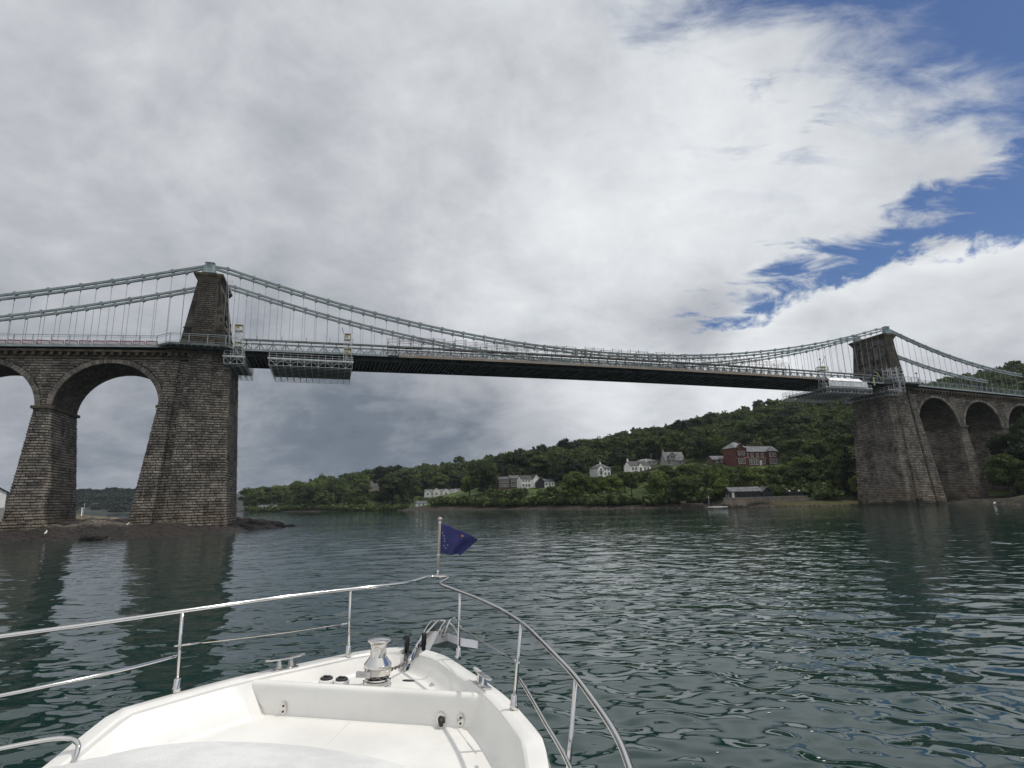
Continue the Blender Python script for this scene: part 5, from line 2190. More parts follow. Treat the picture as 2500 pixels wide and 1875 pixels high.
def trunk_mesh(rs, kind, cl):
    mb = MB()
    H = {'oak': 6.5, 'round': 5.5, 'pine': 11, 'fir': 11, 'bush': 1.2}[kind]
    r0 = {'oak': 0.42, 'round': 0.26, 'pine': 0.30, 'fir': 0.24, 'bush': 0.12}[kind]
    wob = [(rs.normal() * 0.15 * i, rs.normal() * 0.15 * i) for i in range(5)]
    pts = [(wob[i][0], wob[i][1], -0.8 + (H + 0.8) * i / 4) for i in range(5)]
    mb.tube(pts, [r0 * (1.25 - 0.22 * i) for i in range(5)], 7)
    top = Vector(pts[-1])
    for (x, y, z, r) in cl[:: 4 if kind != 'bush' else 3]:
        f = min(0.95, max(0.35, (z - 1.5) / H)) if kind in ('pine', 'fir') else 0.55 + 0.4 * rs.rand()
        s_ = Vector((wob[3][0] * f, wob[3][1] * f, -0.8 + (H + 0.8) * f))
        e = Vector((x, y, z))
        mid_ = s_.lerp(e, 0.5) + Vector((0, 0, 0.3))
        mb.tube([s_, mid_, e], [r0 * 0.42, r0 * 0.26, r0 * 0.1], 5)
    return mb


PROTO = {}
SPEC = [('oak', 'leaf', 0), ('oak', 'leaf', 1), ('oak', 'leaf_dark', 2), ('round', 'leaf_light', 3), ('round', 'leaf', 4), ('pine', 'leaf_dark', 5), ('fir', 'leaf_dark', 6), ('bush', 'leaf_light', 7), ('bush', 'leaf', 8), ('oak', 'leaf_light', 9)]
for kind, lm, k in SPEC:
    rs = np.random.RandomState(100 + k)
    cl = make_clumps(rs, kind)
    cv, cf = core_mesh(rs, cl)
    lv = crown_quads(rs, cl, 95 if kind != 'bush' else 110, 0.34 if kind != 'bush' else 0.28)
    lf = np.arange(len(lv)).reshape(-1, 4) + len(cv)
    lv2 = crown_quads(rs, cl, 17, 0.75)
    lf2 = np.arange(len(lv2)).reshape(-1, 4) + len(cv)
    PROTO[k] = dict(kind=kind, mat=lm, v=np.concatenate([cv, lv]), f=np.concatenate([cf, lf]), v2=np.concatenate([cv, lv2]), f2=np.concatenate([cf, lf2]), cl=cl, rs=rs, obj=None)

KNAME = {'oak': 'broadleaf_tree', 'round': 'small_tree', 'pine': 'pine_tree', 'fir': 'conifer_tree', 'bush': 'bush'}
HT = {'oak': 12.0, 'round': 9.6, 'pine': 14.0, 'fir': 14.0, 'bush': 3.6}


def tree(k, x, y, z, sc_, rz, label, group):
    p = PROTO[k]
    if p['obj'] is None:
        root = thing(KNAME[p['kind']], label, 'tree' if p['kind'] != 'bush' else 'bush', (0, 0, 0))
        npmesh('crown', p['v'], p['f'], M[p['mat']], root)
        trunk_mesh(p['rs'], p['kind'], p['cl']).build('trunk', M['bark'], root)
        p['obj'] = root
        o = root
    else:
        o = copy_tree(p['obj'])
    o.location = (x, y, z)
    o.scale = (sc_[0], sc_[0], sc_[1]) if isinstance(sc_, tuple) else (sc_, sc_, sc_)
    o.rotation_euler = (0, 0, rz)
    o['label'] = label
    o['category'] = 'bush' if p['kind'] == 'bush' else 'tree'
    if group:
        o['group'] = group
    elif 'group' in o:
        del o['group']
    return o


# single trees the photo picks out
def solo(k, x, y, sc_, label, dz=-0.2):
    return tree(k, x, y, float(ground(x, y)) + dz, sc_, random.random() * 6, label, None)


random.seed(12)
SOLO = [(2, 94.5, 284, (0.98, 1.12), 'big dark round tree standing between the slate house and the red mansion'),
        (9, 121, 226, (1.0, 1.15), 'bright green tree with open crown on the slope left of the right tower'),
        (4, 128, 247, (1.3, 1.35), 'tall green tree at the right end of the red mansion'),
        (2, 22.5, 292, (0.8, 0.95), 'neat dark round-headed tree right of the white gabled house'),
        (9, -24, 300, (0.8, 0.95), 'pale green round tree left of the brown stone terrace'),
        (5, -112, 470, (1.3, 1.35), 'dark pine with clustered top above the beige tower house'),
        (5, -104, 474, (1.2, 1.3), 'second dark pine close right of the one above the beige tower house'),
        (5, -96, 466, (1.1, 1.35), 'third and rightmost dark pine of the clump above the beige tower house'),
        (6, 124, 194, (1.2, 1.0), 'dark spreading conifer on the bank just left of the right tower'),
        (2, 33, 299, (0.95, 0.9), 'dark broad tree left of the white villa with the balcony')]
solo_xy = []
for k, x, y, s_, lab in SOLO:
    solo(k, x, y, s_, lab)
    solo_xy.append((x, y))
# near trees on the right bank, in front of the right viaduct
for k, x, y, s_, lab in [(0, 142, 161, (1.15, 1.5), 'tall tree on the bank half covering the rightmost viaduct arch'),
                         (4, 136, 157, (1.15, 1.15), 'rounded green tree on the bank in front of the second viaduct pier'),
                         (2, 147, 157, (1.25, 1.75), 'tall dark tree at the right edge in front of the viaduct'),
                         (0, 139, 151, (0.85, 0.85), 'low dark tree at the foot of the right viaduct piers'),
                         (2, 144, 148, (1.0, 0.95), 'dark low tree overhanging the water at the right edge'),
                         (0, 152, 166, (1.1, 1.45), 'leafy tree behind the tall dark one at the right edge')]:
    tree(k, x, y, max(0.4, float(ground(x, y))) - 0.4, s_, random.random() * 6, lab, None)

# candidate positions over the whole hillside
rs = np.random.RandomState(77)
cand = []
for x in np.arange(-250, 430, 8.8):
    for y in np.arange(120, 545, 8.8):
        cand.append((x + rs.uniform(-4.2, 4.2), y + rs.uniform(-4.2, 4.2)))
cand = np.array(cand)
gzz = ground(cand[:, 0], cand[:, 1])
slope_az = np.arctan2(cand[:, 0], cand[:, 1])
HP = np.array([(x, y, z) for x, y, z, n in HOUSES if y > 170])
HN = [n for x, y, z, n in HOUSES if y > 170]
HW = {'mansion': 14, 'garden_wing': 6, 'slate_house': 7, 'cottage': 8.5, 'bungalow': 6.5, 'villa': 6, 'terrace': 7, 'gabled_house': 7, 'annexe': 6, 'manor': 18, 'lodge': 5, 'shore_house': 5.5, 'boat_shed': 3.5, 'villa_tower': 5, 'boathouse': 10, 'garden_hut': 4}
trees = []
for (x, y), z in zip(cand, gzz):
    if z < 1.35:
        continue
    aza = math.degrees(math.atan2(x, y))
    if aza < -27.5 or aza > 46:
        continue
    # keep to our side of the crest
    yr = np.interp(x, [p[0] for p in ridge], [p[1] for p in ridge])
    if y > yr + 14:
        continue
    # meadow and lawn
    if polydist(np.array([[x]]), np.array([[y]]), np.array([(24, 262), (40, 262), (72, 281), (74, 296), (52, 300), (30, 300), (22, 290)], float))[0, 0] > -1:
        if not (rs.rand() < 0.05):
            continue
    if polydist(np.array([[x]]), np.array([[y]]), np.array([(93, 238), (112, 232), (119, 244), (119, 253), (93, 253)], float))[0, 0] > -1:
        continue
    # off the bridge line
    ds, dt = (x - BX) * bcos + (y - BY) * bsin, -(x - BX) * bsin + (y - BY) * bcos
    if abs(dt) < 13 and ds > 150:
        continue
    if dt < 0 and ds < 215:
        continue
    if min(math.hypot(x - a, y - b_) for a, b_ in solo_xy) < 7.5:
        continue
    hmax = 99
    skip = False
    for (hx, hy, hz_), hn in zip(HP, HN):
        w_ = HW[hn]
        d_ = math.hypot(x - hx, y - hy)
        if abs(x - hx) < w_ + 3.2 and abs(y - hy) < 8.5:
            skip = True
            break
        if y < hy and hy - y < 170:
            # stands between the house and the water: keep its top under the foot of the house
            xc = hx * y / hy
            if abs(x - xc) < w_ * y / hy + 3.5:
                sight = CAMZ + (hz_ + 0.7 - CAMZ) * y / hy
                hmax = min(hmax, sight - z)
    if skip:
        continue
    if hmax < 1.6:
        continue
    r_ = rs.rand()
    near_shore = z < 9
    if r_ < 0.30:
        k = 0
    elif r_ < 0.5:
        k = 1
    elif r_ < 0.62:
        k = 2
    elif r_ < 0.76:
        k = 3
    elif r_ < 0.88:
        k = 4
    elif r_ < 0.93:
        k = 9
    elif r_ < 0.97:
        k = 5
    else:
        k = 6
    if z > 24 or x > 130:
        k = {3: 1, 9: 0, 4: 2}.get(k, k) if rs.rand() < 0.75 else k
    s_ = float(rs.choice([rs.uniform(0.7, 0.95), rs.uniform(0.95, 1.25), rs.uniform(1.2, 1.5)]))
    hk = HT[PROTO[k]['kind']] * 1.13
    if hmax < hk * s_:
        if hmax < 5.5:
            k = 7 if rs.rand() < 0.5 else 8
            hk = HT['bush'] * 1.2
            s_ = min(1.4, hmax / hk)
        else:
            k = 3 if rs.rand() < 0.5 else 4
            hk = HT['round'] * 1.13
            s_ = min(0.9, hmax / hk)
        if s_ < 0.42:
            continue
    if near_shore and rs.rand() < 0.25 and k not in (7, 8):
        k, s_ = 3, min(s_, 0.7)
        hk = HT['round'] * 1.13
    trees.append((hk * s_ / math.hypot(x, y) * (1.0 + (0.4 if z < 12 else 0)), k, x, y, z, s_))
# undergrowth filling the bank between boathouse and right tower
for i in range(260):
    x, y = rs.uniform(60, 118), rs.uniform(183, 236)
    z = float(ground(x, y))
    if z < 1.7 or (abs(x - 73) < 10 and y < 188) or (abs(x - 89) < 4 and y < 186) or abs(x - 90) < 5 and y < 184:
        continue
    dt = -(x - BX) * bsin + (y - BY) * bcos
    if abs(dt) < 11:
        continue
    k = int(rs.choice([7, 8, 8, 3]))
    s_ = rs.uniform(0.8, 1.7) if k != 3 else rs.uniform(0.45, 0.7)
    if z + (10.5 if k == 3 else 4.4) * s_ > CAMZ + (17.0 - CAMZ) * y / 257 and x > 88:
        continue
    trees.append((3.6 * s_ / math.hypot(x, y), k, x, y, z - 0.2, s_))
# rows of shrubs along the shore and in the meadow
for i in range(len(shore) - 1):
    (x0, y0), (x1, y1) = shore[i], shore[i + 1]
    L = math.hypot(x1 - x0, y1 - y0)
    if math.degrees(math.atan2(x0, y0)) > 28 or x0 < -215:
        continue
    nx, ny = -(y1 - y0) / L, (x1 - x0) / L
    q = 0.0
    while q < L:
        x, y = x0 + (x1 - x0) * q / L + nx * rs.uniform(5.5, 9), y0 + (y1 - y0) * q / L + ny * rs.uniform(5.5, 9)
        q += rs.uniform(3.5, 6.0)
        if 62 < x < 96 and y < 190 or -58 < x < -45 and y < 325:
            continue
        k = 7 if rs.rand() < 0.2 else 8
        trees.append((3.6 / math.hypot(x, y), k, x, y, float(ground(x, y)) - 0.2, rs.uniform(0.9, 1.5)))
trees.sort(reverse=True)
KLAB = {0: 'broad dark green tree', 1: 'broad mid green tree', 2: 'broad very dark tree', 3: 'small pale green tree', 4: 'small rounded green tree', 5: 'dark pine tree', 6: 'dark pointed conifer', 7: 'low pale green bush', 8: 'low dark green bush', 9: 'broad bright green tree'}


LM = [(-110, 441, 'beige tower house'), (-49, 404, 'white manor'), (-3.6, 301, 'brown terrace'), (7, 294, 'white gabled house'), (47, 311, 'white villa'), (65.4, 300, 'long white cottage'), (84, 300, 'slate house'), (107.8, 257, 'red mansion'), (73, 180, 'black boathouse'), (-52, 316, 'small waterside house'), (-188, 431, 'tiny shore house'), (108, 161.6, 'right tower')]


def zone(x, y, z):
    u = x / y * 559
    best = min(LM, key=lambda q: abs(q[0] / q[1] * 559 - u) + (0.45 * abs((float(ground(q[0], q[1])) - 4) / q[1] - (z - 4) / y) * 559))
    du = u - best[0] / best[1] * 559
    dv = (z / y - max(1.0, float(ground(best[0], best[1]))) / best[1]) * 559
    side = 'left of' if du < -9 else 'right of' if du > 9 else ''
    vert = 'above' if dv > 9 else 'below' if dv < -9 else ''
    far_ = 'well ' if abs(du) > 34 or abs(dv) > 34 else 'close ' if abs(du) < 18 and abs(dv) < 18 else ''
    w = ' and '.join([q for q in (vert, side) if q]) or 'beside'
    edge = ', at the water edge' if z < 3.5 else ', on the skyline' if z > 0.9 * np.interp(x, [p[0] for p in ridge], [p[2] for p in ridge]) else ''
    r_ = far_ + w + ' the ' + best[2] + edge
    return r_ if len(r_.split()) < 11 else far_ + w + ' the ' + best[2]


NIND = 300 - len(SOLO) - 10
for (_, k, x, y, z, s_) in trees[:NIND]:
    sw_ = 'tall ' if s_ > 0.9 and k < 7 else 'short ' if s_ < 0.72 and k < 7 else ''
    lab = sw_ + KLAB[k].replace('small ', '') + ' ' + zone(x, y, z)
    tree(k, x, y, z - 0.3, (s_ * rs.uniform(0.9, 1.15), s_), rs.rand() * 6.28, lab, 'trees and bushes of the hillside wood')
V_, F_, off = [], [], 0
for (_, k, x, y, z, s_) in trees[NIND:]:
    p = PROTO[k]
    a = rs.rand() * 6.28
    ca, sa = math.cos(a) * s_, math.sin(a) * s_
    v = p['v2']
    V_.append(np.stack([v[:, 0] * ca - v[:, 1] * sa + x, v[:, 0] * sa + v[:, 1] * ca + y, v[:, 2] * s_ + z - 0.3], 1))
    F_.append(p['f2'] + off)
    off += len(v)
wood = npmesh('woodland', np.concatenate(V_), np.concatenate(F_), M['leaf_wood'])
tag(wood, kind='stuff')
print('TREES', len(trees), 'wood verts', off)

# hill crest to the right and far-off wood on the distant hill
V_, F_, off = [], [], 0
for i in range(900):
    x, y = rs.uniform(-1300, -450), rs.uniform(640, 900)
    i0 = int((y - 600) / 900 * 59)
    j0 = int((x + 1500) / 1120 * 159)
    z = float(fz[i0, j0])
    if z < 1.2:
        continue
    p = PROTO[int(rs.choice([0, 1, 2, 4]))]
    s_ = rs.uniform(0.9, 1.3)
    v = p['v2'][: len(p['v2'])]
    V_.append(v * np.array([s_ * 1.5, s_ * 1.5, s_ * 0.8]) + np.array([x, y, z - 2.5]))
    F_.append(p['f2'] + off)
    off += len(v)
M['leaf_far'] = leafmat('far_leaves', (0.012, 0.022, 0.014), (0.030, 0.045, 0.026), 0.1)
tag(npmesh('far_woodland', np.concatenate(V_), np.concatenate(F_), M['leaf_far']), kind='stuff')

# scrub on the left promontory and the grassy rock
for k, x, y, z, s_, lab in [(8, -134, 141, 3.0, 0.9, 'dark green scrub bush under the quay wall at the left edge'),
                            (7, -150.5, 184, 2.0, 1.1, 'bright green bush on the grassy rock beside the arch pier'),
                            (8, -153.5, 187, 2.2, 1.1, 'dark green bush on the grassy rock behind the arch pier'),
                            (7, 118.6, 164.6, 18.4, 0.35, 'yellow-green weed growing from the right pier at arch springing')]:
    tree(k, x, y, z, s_, 1.0, lab, None)

# ------------------------------------------------------------------ motor boat
HEEL = 0.04
BYW = -R(7.063)
cx_, cy_ = -1.97 * math.cos(-BYW), 1.97 * math.sin(-BYW)
bz0 = CAMZ - 1.5
boat = thing('motor_boat', 'white motor boat with polished steel rails, seen from its own foredeck', 'motor boat')
boat.rotation_mode = 'XYZ'
Rm = Matrix.Rotation(BYW, 4, 'Z') @ Matrix.Rotation(HEEL, 4, 'Y')
piv = Vector((cx_, cy_, bz0))
off_ = piv - (Rm @ Vector((0, 0, bz0)))
boat.matrix_world = Matrix.Translation(off_) @ Rm
ZC = CAMZ


def bwz(z):
    return z + ZC


M['gel'] = mat('white_gelcoat', (0.79, 0.775, 0.735), 0.30, 0, 0.035, 1.6, 0.06, 60, coat=0.3)
mt, t, b = newmat('non_skid_deck')
tc = t.new('ShaderNodeTexCoord').outputs['Object']
nn_ = t.noise(tc, 130, 2, 0.6)
n2_ = t.noise(tc, 1.2, 5, 0.6)
t.put(b.inputs['Base Color'], t.mix(t.smooth(n2_, 0.3, 0.7), (0.68, 0.665, 0.63), (0.79, 0.78, 0.745)))
b.inputs['Roughness'].default_value = 0.6
bn = t.new('ShaderNodeBump')
bn.inputs['Distance'].default_value = 0.002
bn.inputs['Strength'].default_value = 0.7
t.put(bn.inputs['Height'], nn_)
t.put(b.inputs['Normal'], bn.outputs[0])
M['nonskid'] = mt
mt, t, b = newmat('grey_grit_pad')
tc = t.new('ShaderNodeTexCoord').outputs['Object']
nn_ = t.noise(tc, 55, 4, 0.7)
n2_ = t.noise(tc, 2.0, 6, 0.65)
t.put(b.inputs['Base Color'], t.mix(t.smooth(n2_, 0.35, 0.65), (0.64, 0.64, 0.63), (0.76, 0.76, 0.745)))
b.inputs['Roughness'].default_value = 0.75
bn = t.new('ShaderNodeBump')
bn.inputs['Distance'].default_value = 0.010
bn.inputs['Strength'].default_value = 0.9
t.put(bn.inputs['Height'], nn_)
t.put(b.inputs['Normal'], bn.outputs[0])
M['pad'] = mt
M['steel'] = mat('polished_steel', (0.66, 0.645, 0.62), 0.07, 1.0, 0.03, 3.0)
M['steel_brush'] = mat('brushed_steel', (0.62, 0.62, 0.64), 0.38, 1.0, 0.1, 8.0)
M['chain_steel'] = mat('galvanised_chain', (0.28, 0.27, 0.255), 0.45, 0.8, 0.2, 20)
M['rubber'] = mat('black_rubber', (0.02, 0.02, 0.025), 0.5)
M['drain'] = mat('grey_cover', (0.42, 0.41, 0.37), 0.5)
M['wire'] = mat('guard_wire', (0.45, 0.40, 0.34), 0.4, 0.7)

OUT = [(6.26, 0.0), (6.25, 0.10), (6.20, 0.24), (6.08, 0.42), (5.93, 0.57), (5.60, 0.80), (5.25, 1.07), (4.93, 1.28), (4.55, 1.46), (4.2, 1.62), (3.77, 1.71), (3.2, 1.84), (2.4, 1.96), (1.2, 2.08), (0.0, 2.14), (-1.5, 2.16)]


def half(y):
    ys = [p[0] for p in OUT][::-1]
    xs_ = [p[1] for p in OUT][::-1]
    return float(np.interp(y, ys, xs_))


def sm_outline(shift=0.0, n=70, yend=-1.5):
    """smoothed starboard outline from stem aft, moved inwards by shift"""
    ys = [6.26 - (6.26 - yend) * (i / n) ** 1.7 for i in range(n + 1)]
    pts = []
    for y in ys:
        w = 0.16 if y < 5.9 else 0.05
        x = (half(y - w) + 2 * half(y) + half(min(6.26, y + w))) / 4 if y < 6.2 else half(y)
        pts.append([x, y])
    if shift:
        q = []
        for i in range(len(pts)):
            a = pts[max(0, i - 1)]
            c_ = pts[min(len(pts) - 1, i + 1)]
            dx, dy = c_[0] - a[0], c_[1] - a[1]
            L = math.hypot(dx, dy)
            nx, ny = dy / L, -dx / L   # towards port/inside
            q.append([max(0.0, pts[i][0] + nx * shift), pts[i][1] + ny * shift])
        pts = q
    return pts


def capz(y):
    if y > 4.15:
        return -1.53
    if y > 3.6:
        return lerp(-1.53, -1.79, (4.15 - y) / 0.55)
    return -1.79


def floorz(y):
    return -1.70 if y > 5.03 else -1.80


ol, il = sm_outline(0.0), sm_outline(0.16)
for sg in (1, -1):
    mb = MB()
    rings = []
    for (xo, yo), (xi, yi) in zip(ol, il):
        if sg > 0 and xo < 0.175:
            continue
        if sg > 0 and xi < 0.175:
            xi = 0.175
        if sg < 0 and xo < 0.012:
            continue
        z = capz(yo)
        rings.append([(sg * xo, yo, bwz(z - 0.05)), (sg * (xo - 0.012), yo, bwz(z - 0.008)), (sg * (xo - 0.03), yo, bwz(z)), (sg * (xi + 0.02), yi, bwz(z)), (sg * xi, yi, bwz(z - 0.012)), (sg * xi, yi, bwz(z - 0.05))])
    mb.loft(rings, closed=True)
    mb.build('bulwark_cap', M['gel'], boat, autosmooth=35)
# inner bulwark faces sloping down to the floor
for sg in (1, -1):
    mb = MB()
    rings = []
    for (xi, yi) in il:
        f = floorz(yi)
        if sg > 0 and xi < 0.06:
            continue
        if sg > 0 and xi < 0.30:
            xi = max(xi, 0.19)
        wd = 0.10 if sg > 0 else 0.25
        dd = 0.11 if yi > 5.03 else lerp(0.11, wd, min(1, (5.03 - yi) / 0.1))
        z = capz(yi)
        if z - 0.045 < f + 0.02:
            dd = 0.02
        xb = max(0.0, xi - dd)
        rings.append([(sg * xi, yi, bwz(z - 0.03)), (sg * (xb + 0.03), yi - 0.01, bwz(f + 0.045)), (sg * (xb + 0.008), yi - 0.015, bwz(f + 0.012)), (sg * max(0, xb - 0.03), yi - 0.02, bwz(f - 0.003)), (sg * max(0, xb - 0.03), yi - 0.02, bwz(f - 0.06)), (sg * xi, yi, bwz(f - 0.06))])
    mb.loft(rings, smooth=True)
    mb.build('bulwark_side', M['gel'], boat, autosmooth=40)
# floors
mb = MB()
rows = [(x, y) for x, y in il if y < 5.03]
mb.loft([[(-x, y, bwz(-1.803)), (x, y, bwz(-1.803)), (x, y, bwz(-1.86)), (-x, y, bwz(-1.86))] for x, y in [(half(5.02) - 0.14, 5.02)] + rows])
mb.build('foredeck', M['nonskid'], boat)
mb = MB()
mb.box(-0.092, -0.07, 4.25, 4.93, bwz(-1.803), bwz(-1.794))
mb.build('deck_seam', M['gel'], boat)
mb = MB()
rows = [(x, y) for x, y in il if y > 5.02]
mb.loft([[(-x, y, bwz(-1.703)), (x, y, bwz(-1.703)), (x, y, bwz(-1.76)), (-x, y, bwz(-1.76))] for x, y in rows])
mb.build('anchor_platform', M['nonskid'], boat)
# bulkhead with rolled top lip
mb = MB()
xw = 1.095
prof = [(5.10, -1.76), (5.10, -1.60), (5.085, -1.565), (5.06, -1.55), (5.035, -1.55), (5.015, -1.56), (5.005, -1.58), (5.0, -1.66), (4.995, -1.77), (4.985, -1.795), (4.96, -1.802), (4.96, -1.84), (5.10, -1.84)]
mb.loft([[(x * (1 - (0.215 if x < 0 else 0.07) * (-1.55 - z) / 0.25), y, bwz(z)) for y, z in prof] for x in np.linspace(-xw, xw - 0.03, 12)], smooth=True)
mb.build('bulkhead', M['gel'], boat, autosmooth=50)
# hull below the cap
mb = MB()
rings = []
for z, k, dy in ((-1.575, 1.0, 0), (-1.64, 1.012, 0.01), (-1.70, 1.0, 0), (-2.3, 0.94, -0.10), (-3.2, 0.83, -0.35), (-4.1, 0.72, -0.75), (-4.9, 0.5, -1.3)):
    st_ = [(x * k, y + dy * min(1, max(0, (y - 2) / 4.2)), z) for x, y in ol]
    pt_ = [(-x, y, z_) for x, y, z_ in st_][::-1]
    def hz2(x, y, z_):
        if z_ > -1.72 and y > 6.05 and -0.03 < x < 0.19:
            return -1.72 + (z_ + 1.575) * 0.1
        return z_ + (capz(y) + 1.53 if z_ > -2 else 0)
    rings.append([(x, y, bwz(hz2(x, y, z_))) for x, y, z_ in pt_[:-1] + st_])
mb.loft(rings, cap=False, closed=False, smooth=True)
mb.build('hull', M['gel'], boat, fix=True)
# coachroof pad
front = [(-1.86, 3.2), (-1.78, 3.5), (-1.56, 3.86), (-1.24, 4.13), (-0.87, 4.27), (-0.32, 4.31), (0.05, 4.285), (0.54, 4.185), (0.82, 4.02), (1.05, 3.75), (1.2, 3.35), (1.3, 2.7), (1.32, 1.6), (-1.9, 1.6)]


def smooth_poly(p, it=2):
    for _ in range(it):
        q = []
        for i in range(len(p)):
            a, c_ = p[i], p[(i + 1) % len(p)]
            q += [(a[0] * .75 + c_[0] * .25, a[1] * .75 + c_[1] * .25), (a[0] * .25 + c_[0] * .75, a[1] * .25 + c_[1] * .75)]
        p = q
    return p


fp = smooth_poly(front)
mb = MB()
cxp, cyp = -0.25, 2.6
rings = []
for k, z in ((1.03, -1.806), (1.02, -1.775), (1.0, -1.735), (0.985, -1.722), (0.9, -1.70), (0.7, -1.66), (0.4, -1.62), (0.1, -1.60)):
    rings.append([(cxp + (x - cxp) * k, cyp + (y - cyp) * k, bwz(z)) for x, y in fp])
mb.loft(rings, smooth=True)
mb.build('coachroof_pad', M['pad'], boat)

# pulpit rail
top = [(-2.6, 2.7), (-2.38, 3.2), (-2.12, 3.65), (-1.81, 4.06), (-1.46, 4.58), (-1.2, 4.96), (-0.96, 5.30), (-0.65, 5.66), (-0.36, 5.96), (-0.12, 6.23), (-0.05, 6.34), (0.0, 6.52), (0.04, 6.68), (0.10, 6.76), (0.17, 6.79), (0.26, 6.77), (0.305, 6.68), (0.30, 6.5), (0.30, 6.35), (0.36, 6.22), (0.5, 6.05), (0.64, 5.88), (0.85, 5.61), (1.03, 5.34), (1.18, 5.10), (1.3, 4.87), (1.42, 4.62), (1.53, 4.34), (1.72, 3.81), (1.84, 3.46), (1.94, 3.08), (2.02, 2.73), (2.06, 2.42), (2.1, 1.8), (2.12, 1.0), (2.14, 0.4)]


def railz(y):
    return float(np.interp(y, [3.4, 4.6, 5.85, 7.1], [-0.928, -0.905, -0.885, -0.865]))


def catmull(pts, n=5):
    out = []
    for i in range(len(pts) - 1):
        p0 = pts[max(0, i - 1)]
        p1, p2 = pts[i], pts[i + 1]
        p3 = pts[min(len(pts) - 1, i + 2)]
        for j in range(n):
            t_ = j / n
            out.append(tuple(0.5 * ((2 * b_) + (-a + c_) * t_ + (2 * a - 5 * b_ + 4 * c_ - d_) * t_ ** 2 + (-a + 3 * b_ - 3 * c_ + d_) * t_ ** 3) for a, b_, c_, d_ in zip(p0, p1, p2, p3)))
    out.append(tuple(pts[-1]))
    return out


mb = MB()
mb.tube([(x, y, bwz(railz(y))) for x, y in catmull(top)], 0.0165, 14)
mb.build('top_rail', M['steel'], boat)
mb = MB()
mb.tube([(x, y, bwz(z)) for x, y, z in catmull([(-1.475, 4.63, -1.265), (-1.62, 4.2, -1.265), (-1.85, 3.75, -1.265), (-2.1, 3.3, -1.265), (-2.4, 2.5, -1.265)])], 0.013, 12)
mb.build('lower_rail', M['steel'], boat)
mb = MB()
mb.tube([(x, y, bwz(z)) for x, y, z in catmull([(1.40, 4.45, -1.235), (1.52, 4.08, -1.235), (1.66, 3.62, -1.235), (1.79, 3.2, -1.235), (1.90, 2.7, -1.235), (2.0, 2.0, -1.235)])], 0.012, 12)
mb.build('lower_rail', M['steel'], boat)
STN = [((-1.43, 4.58), (-1.46, 4.58)), ((-0.49, 5.81), (-0.51, 5.81)), ((0.62, 5.92), (0.62, 5.91)), ((1.34, 4.67), (1.39, 4.68)), ((1.76, 3.45), (1.84, 3.46)), ((2.03, 1.6), (2.1, 1.6))]
for (bx_, by_), (tx_, ty_) in STN:
    z0 = capz(by_) if by_ > 3 else -1.78
    mb = MB()
    mb.tube([(bx_, by_, bwz(z0 + 0.02)), (tx_, ty_, bwz(railz(ty_) - 0.005))], 0.0135, 12)
    st_ = mb.build('stanchion', M['steel'], boat)
    mb = MB()
    mb.lathe([(0.032, 0), (0.032, 0.035), (0.026, 0.045), (0.026, 0.10), (0.02, 0.105)], (bx_, by_, bwz(z0 + 0.001)), 16)
    mb.build('base_socket', M['steel'], st_)


def wire(a, b_):
    mb = MB()
    a, b_ = Vector(a), Vector(b_)
    pts = []
    for i in range(9):
        f = i / 8
        p = a.lerp(b_, f)
        p.z -= 0.012 * math.sin(math.pi * f)
        pts.append(p)
    mb.tube(pts, 0.0035, 6)
    o = mb.build('guard_wire', M['wire'], boat)
    mb = MB()
    d_ = (b_ - a).normalized()
    mb.tube([a - d_ * 0.04, a + d_ * 0.17], 0.0075, 8)
    mb.build('wire_terminal', M['steel'], o)
    mb = MB()
    mb.tube([b_ + d_ * 0.02, b_ - d_ * 0.09], 0.0065, 8)
    mb.build('wire_terminal', M['steel'], o)


wire((-1.45, 4.58, bwz(-1.175)), (-0.50, 5.81, bwz(-1.215)))
wire((1.37, 4.67, bwz(-1.19)), (0.62, 5.92, bwz(-1.215)))

# windlass
WX, WY = -0.07, 5.52
mb = MB()
mb.lathe([(0.136, 0), (0.136, 0.028), (0.130, 0.034), (0.130, 0.040), (0.134, 0.046), (0.130, 0.066), (0.116, 0.072), (0.110, 0.082)], (WX, WY, bwz(-1.703)), 36)
w0 = mb.build('windlass', M['steel'], boat, autosmooth=28)
mb = MB()
mb.lathe([(0.088, 0.085), (0.088, 0.117)], (WX, WY, bwz(-1.703)), 28)
mb.build('gypsy', M['rubber'], w0)
mb = MB()
mb.lathe([(0.100, 0.118), (0.126, 0.120), (0.128, 0.172), (0.120, 0.174), (0.120, 0.182), (0.130, 0.184), (0.128, 0.206), (0.122, 0.212), (0.084, 0.262), (0.077, 0.270), (0.074, 0.30), (0.073, 0.345), (0.077, 0.378), (0.088, 0.396), (0.110, 0.410), (0.112, 0.418), (0.107, 0.424), (0.05, 0.434), (0.0005, 0.436)], (WX, WY, bwz(-1.703)), 40)
mb.build('drum', M['steel'], w0, autosmooth=28)
mb = MB()
mb.box(WX - 0.15, WX - 0.015, WY - 0.160, WY - 0.125, bwz(-1.585), bwz(-1.535))
o = mb.build('control_box', M['steel_brush'], w0)
bevel(o, 0.006)
mb = MB()
mb.lathe([(0.03, -0.006), (0.03, 0.0)], (0, 0, 0), 20, 'y')
o = mb.build('badge', M['drain'], w0)
o.scale = (1.0, 1, 0.5)
o.location = (WX - 0.08, WY - 0.1605, bwz(-1.56))


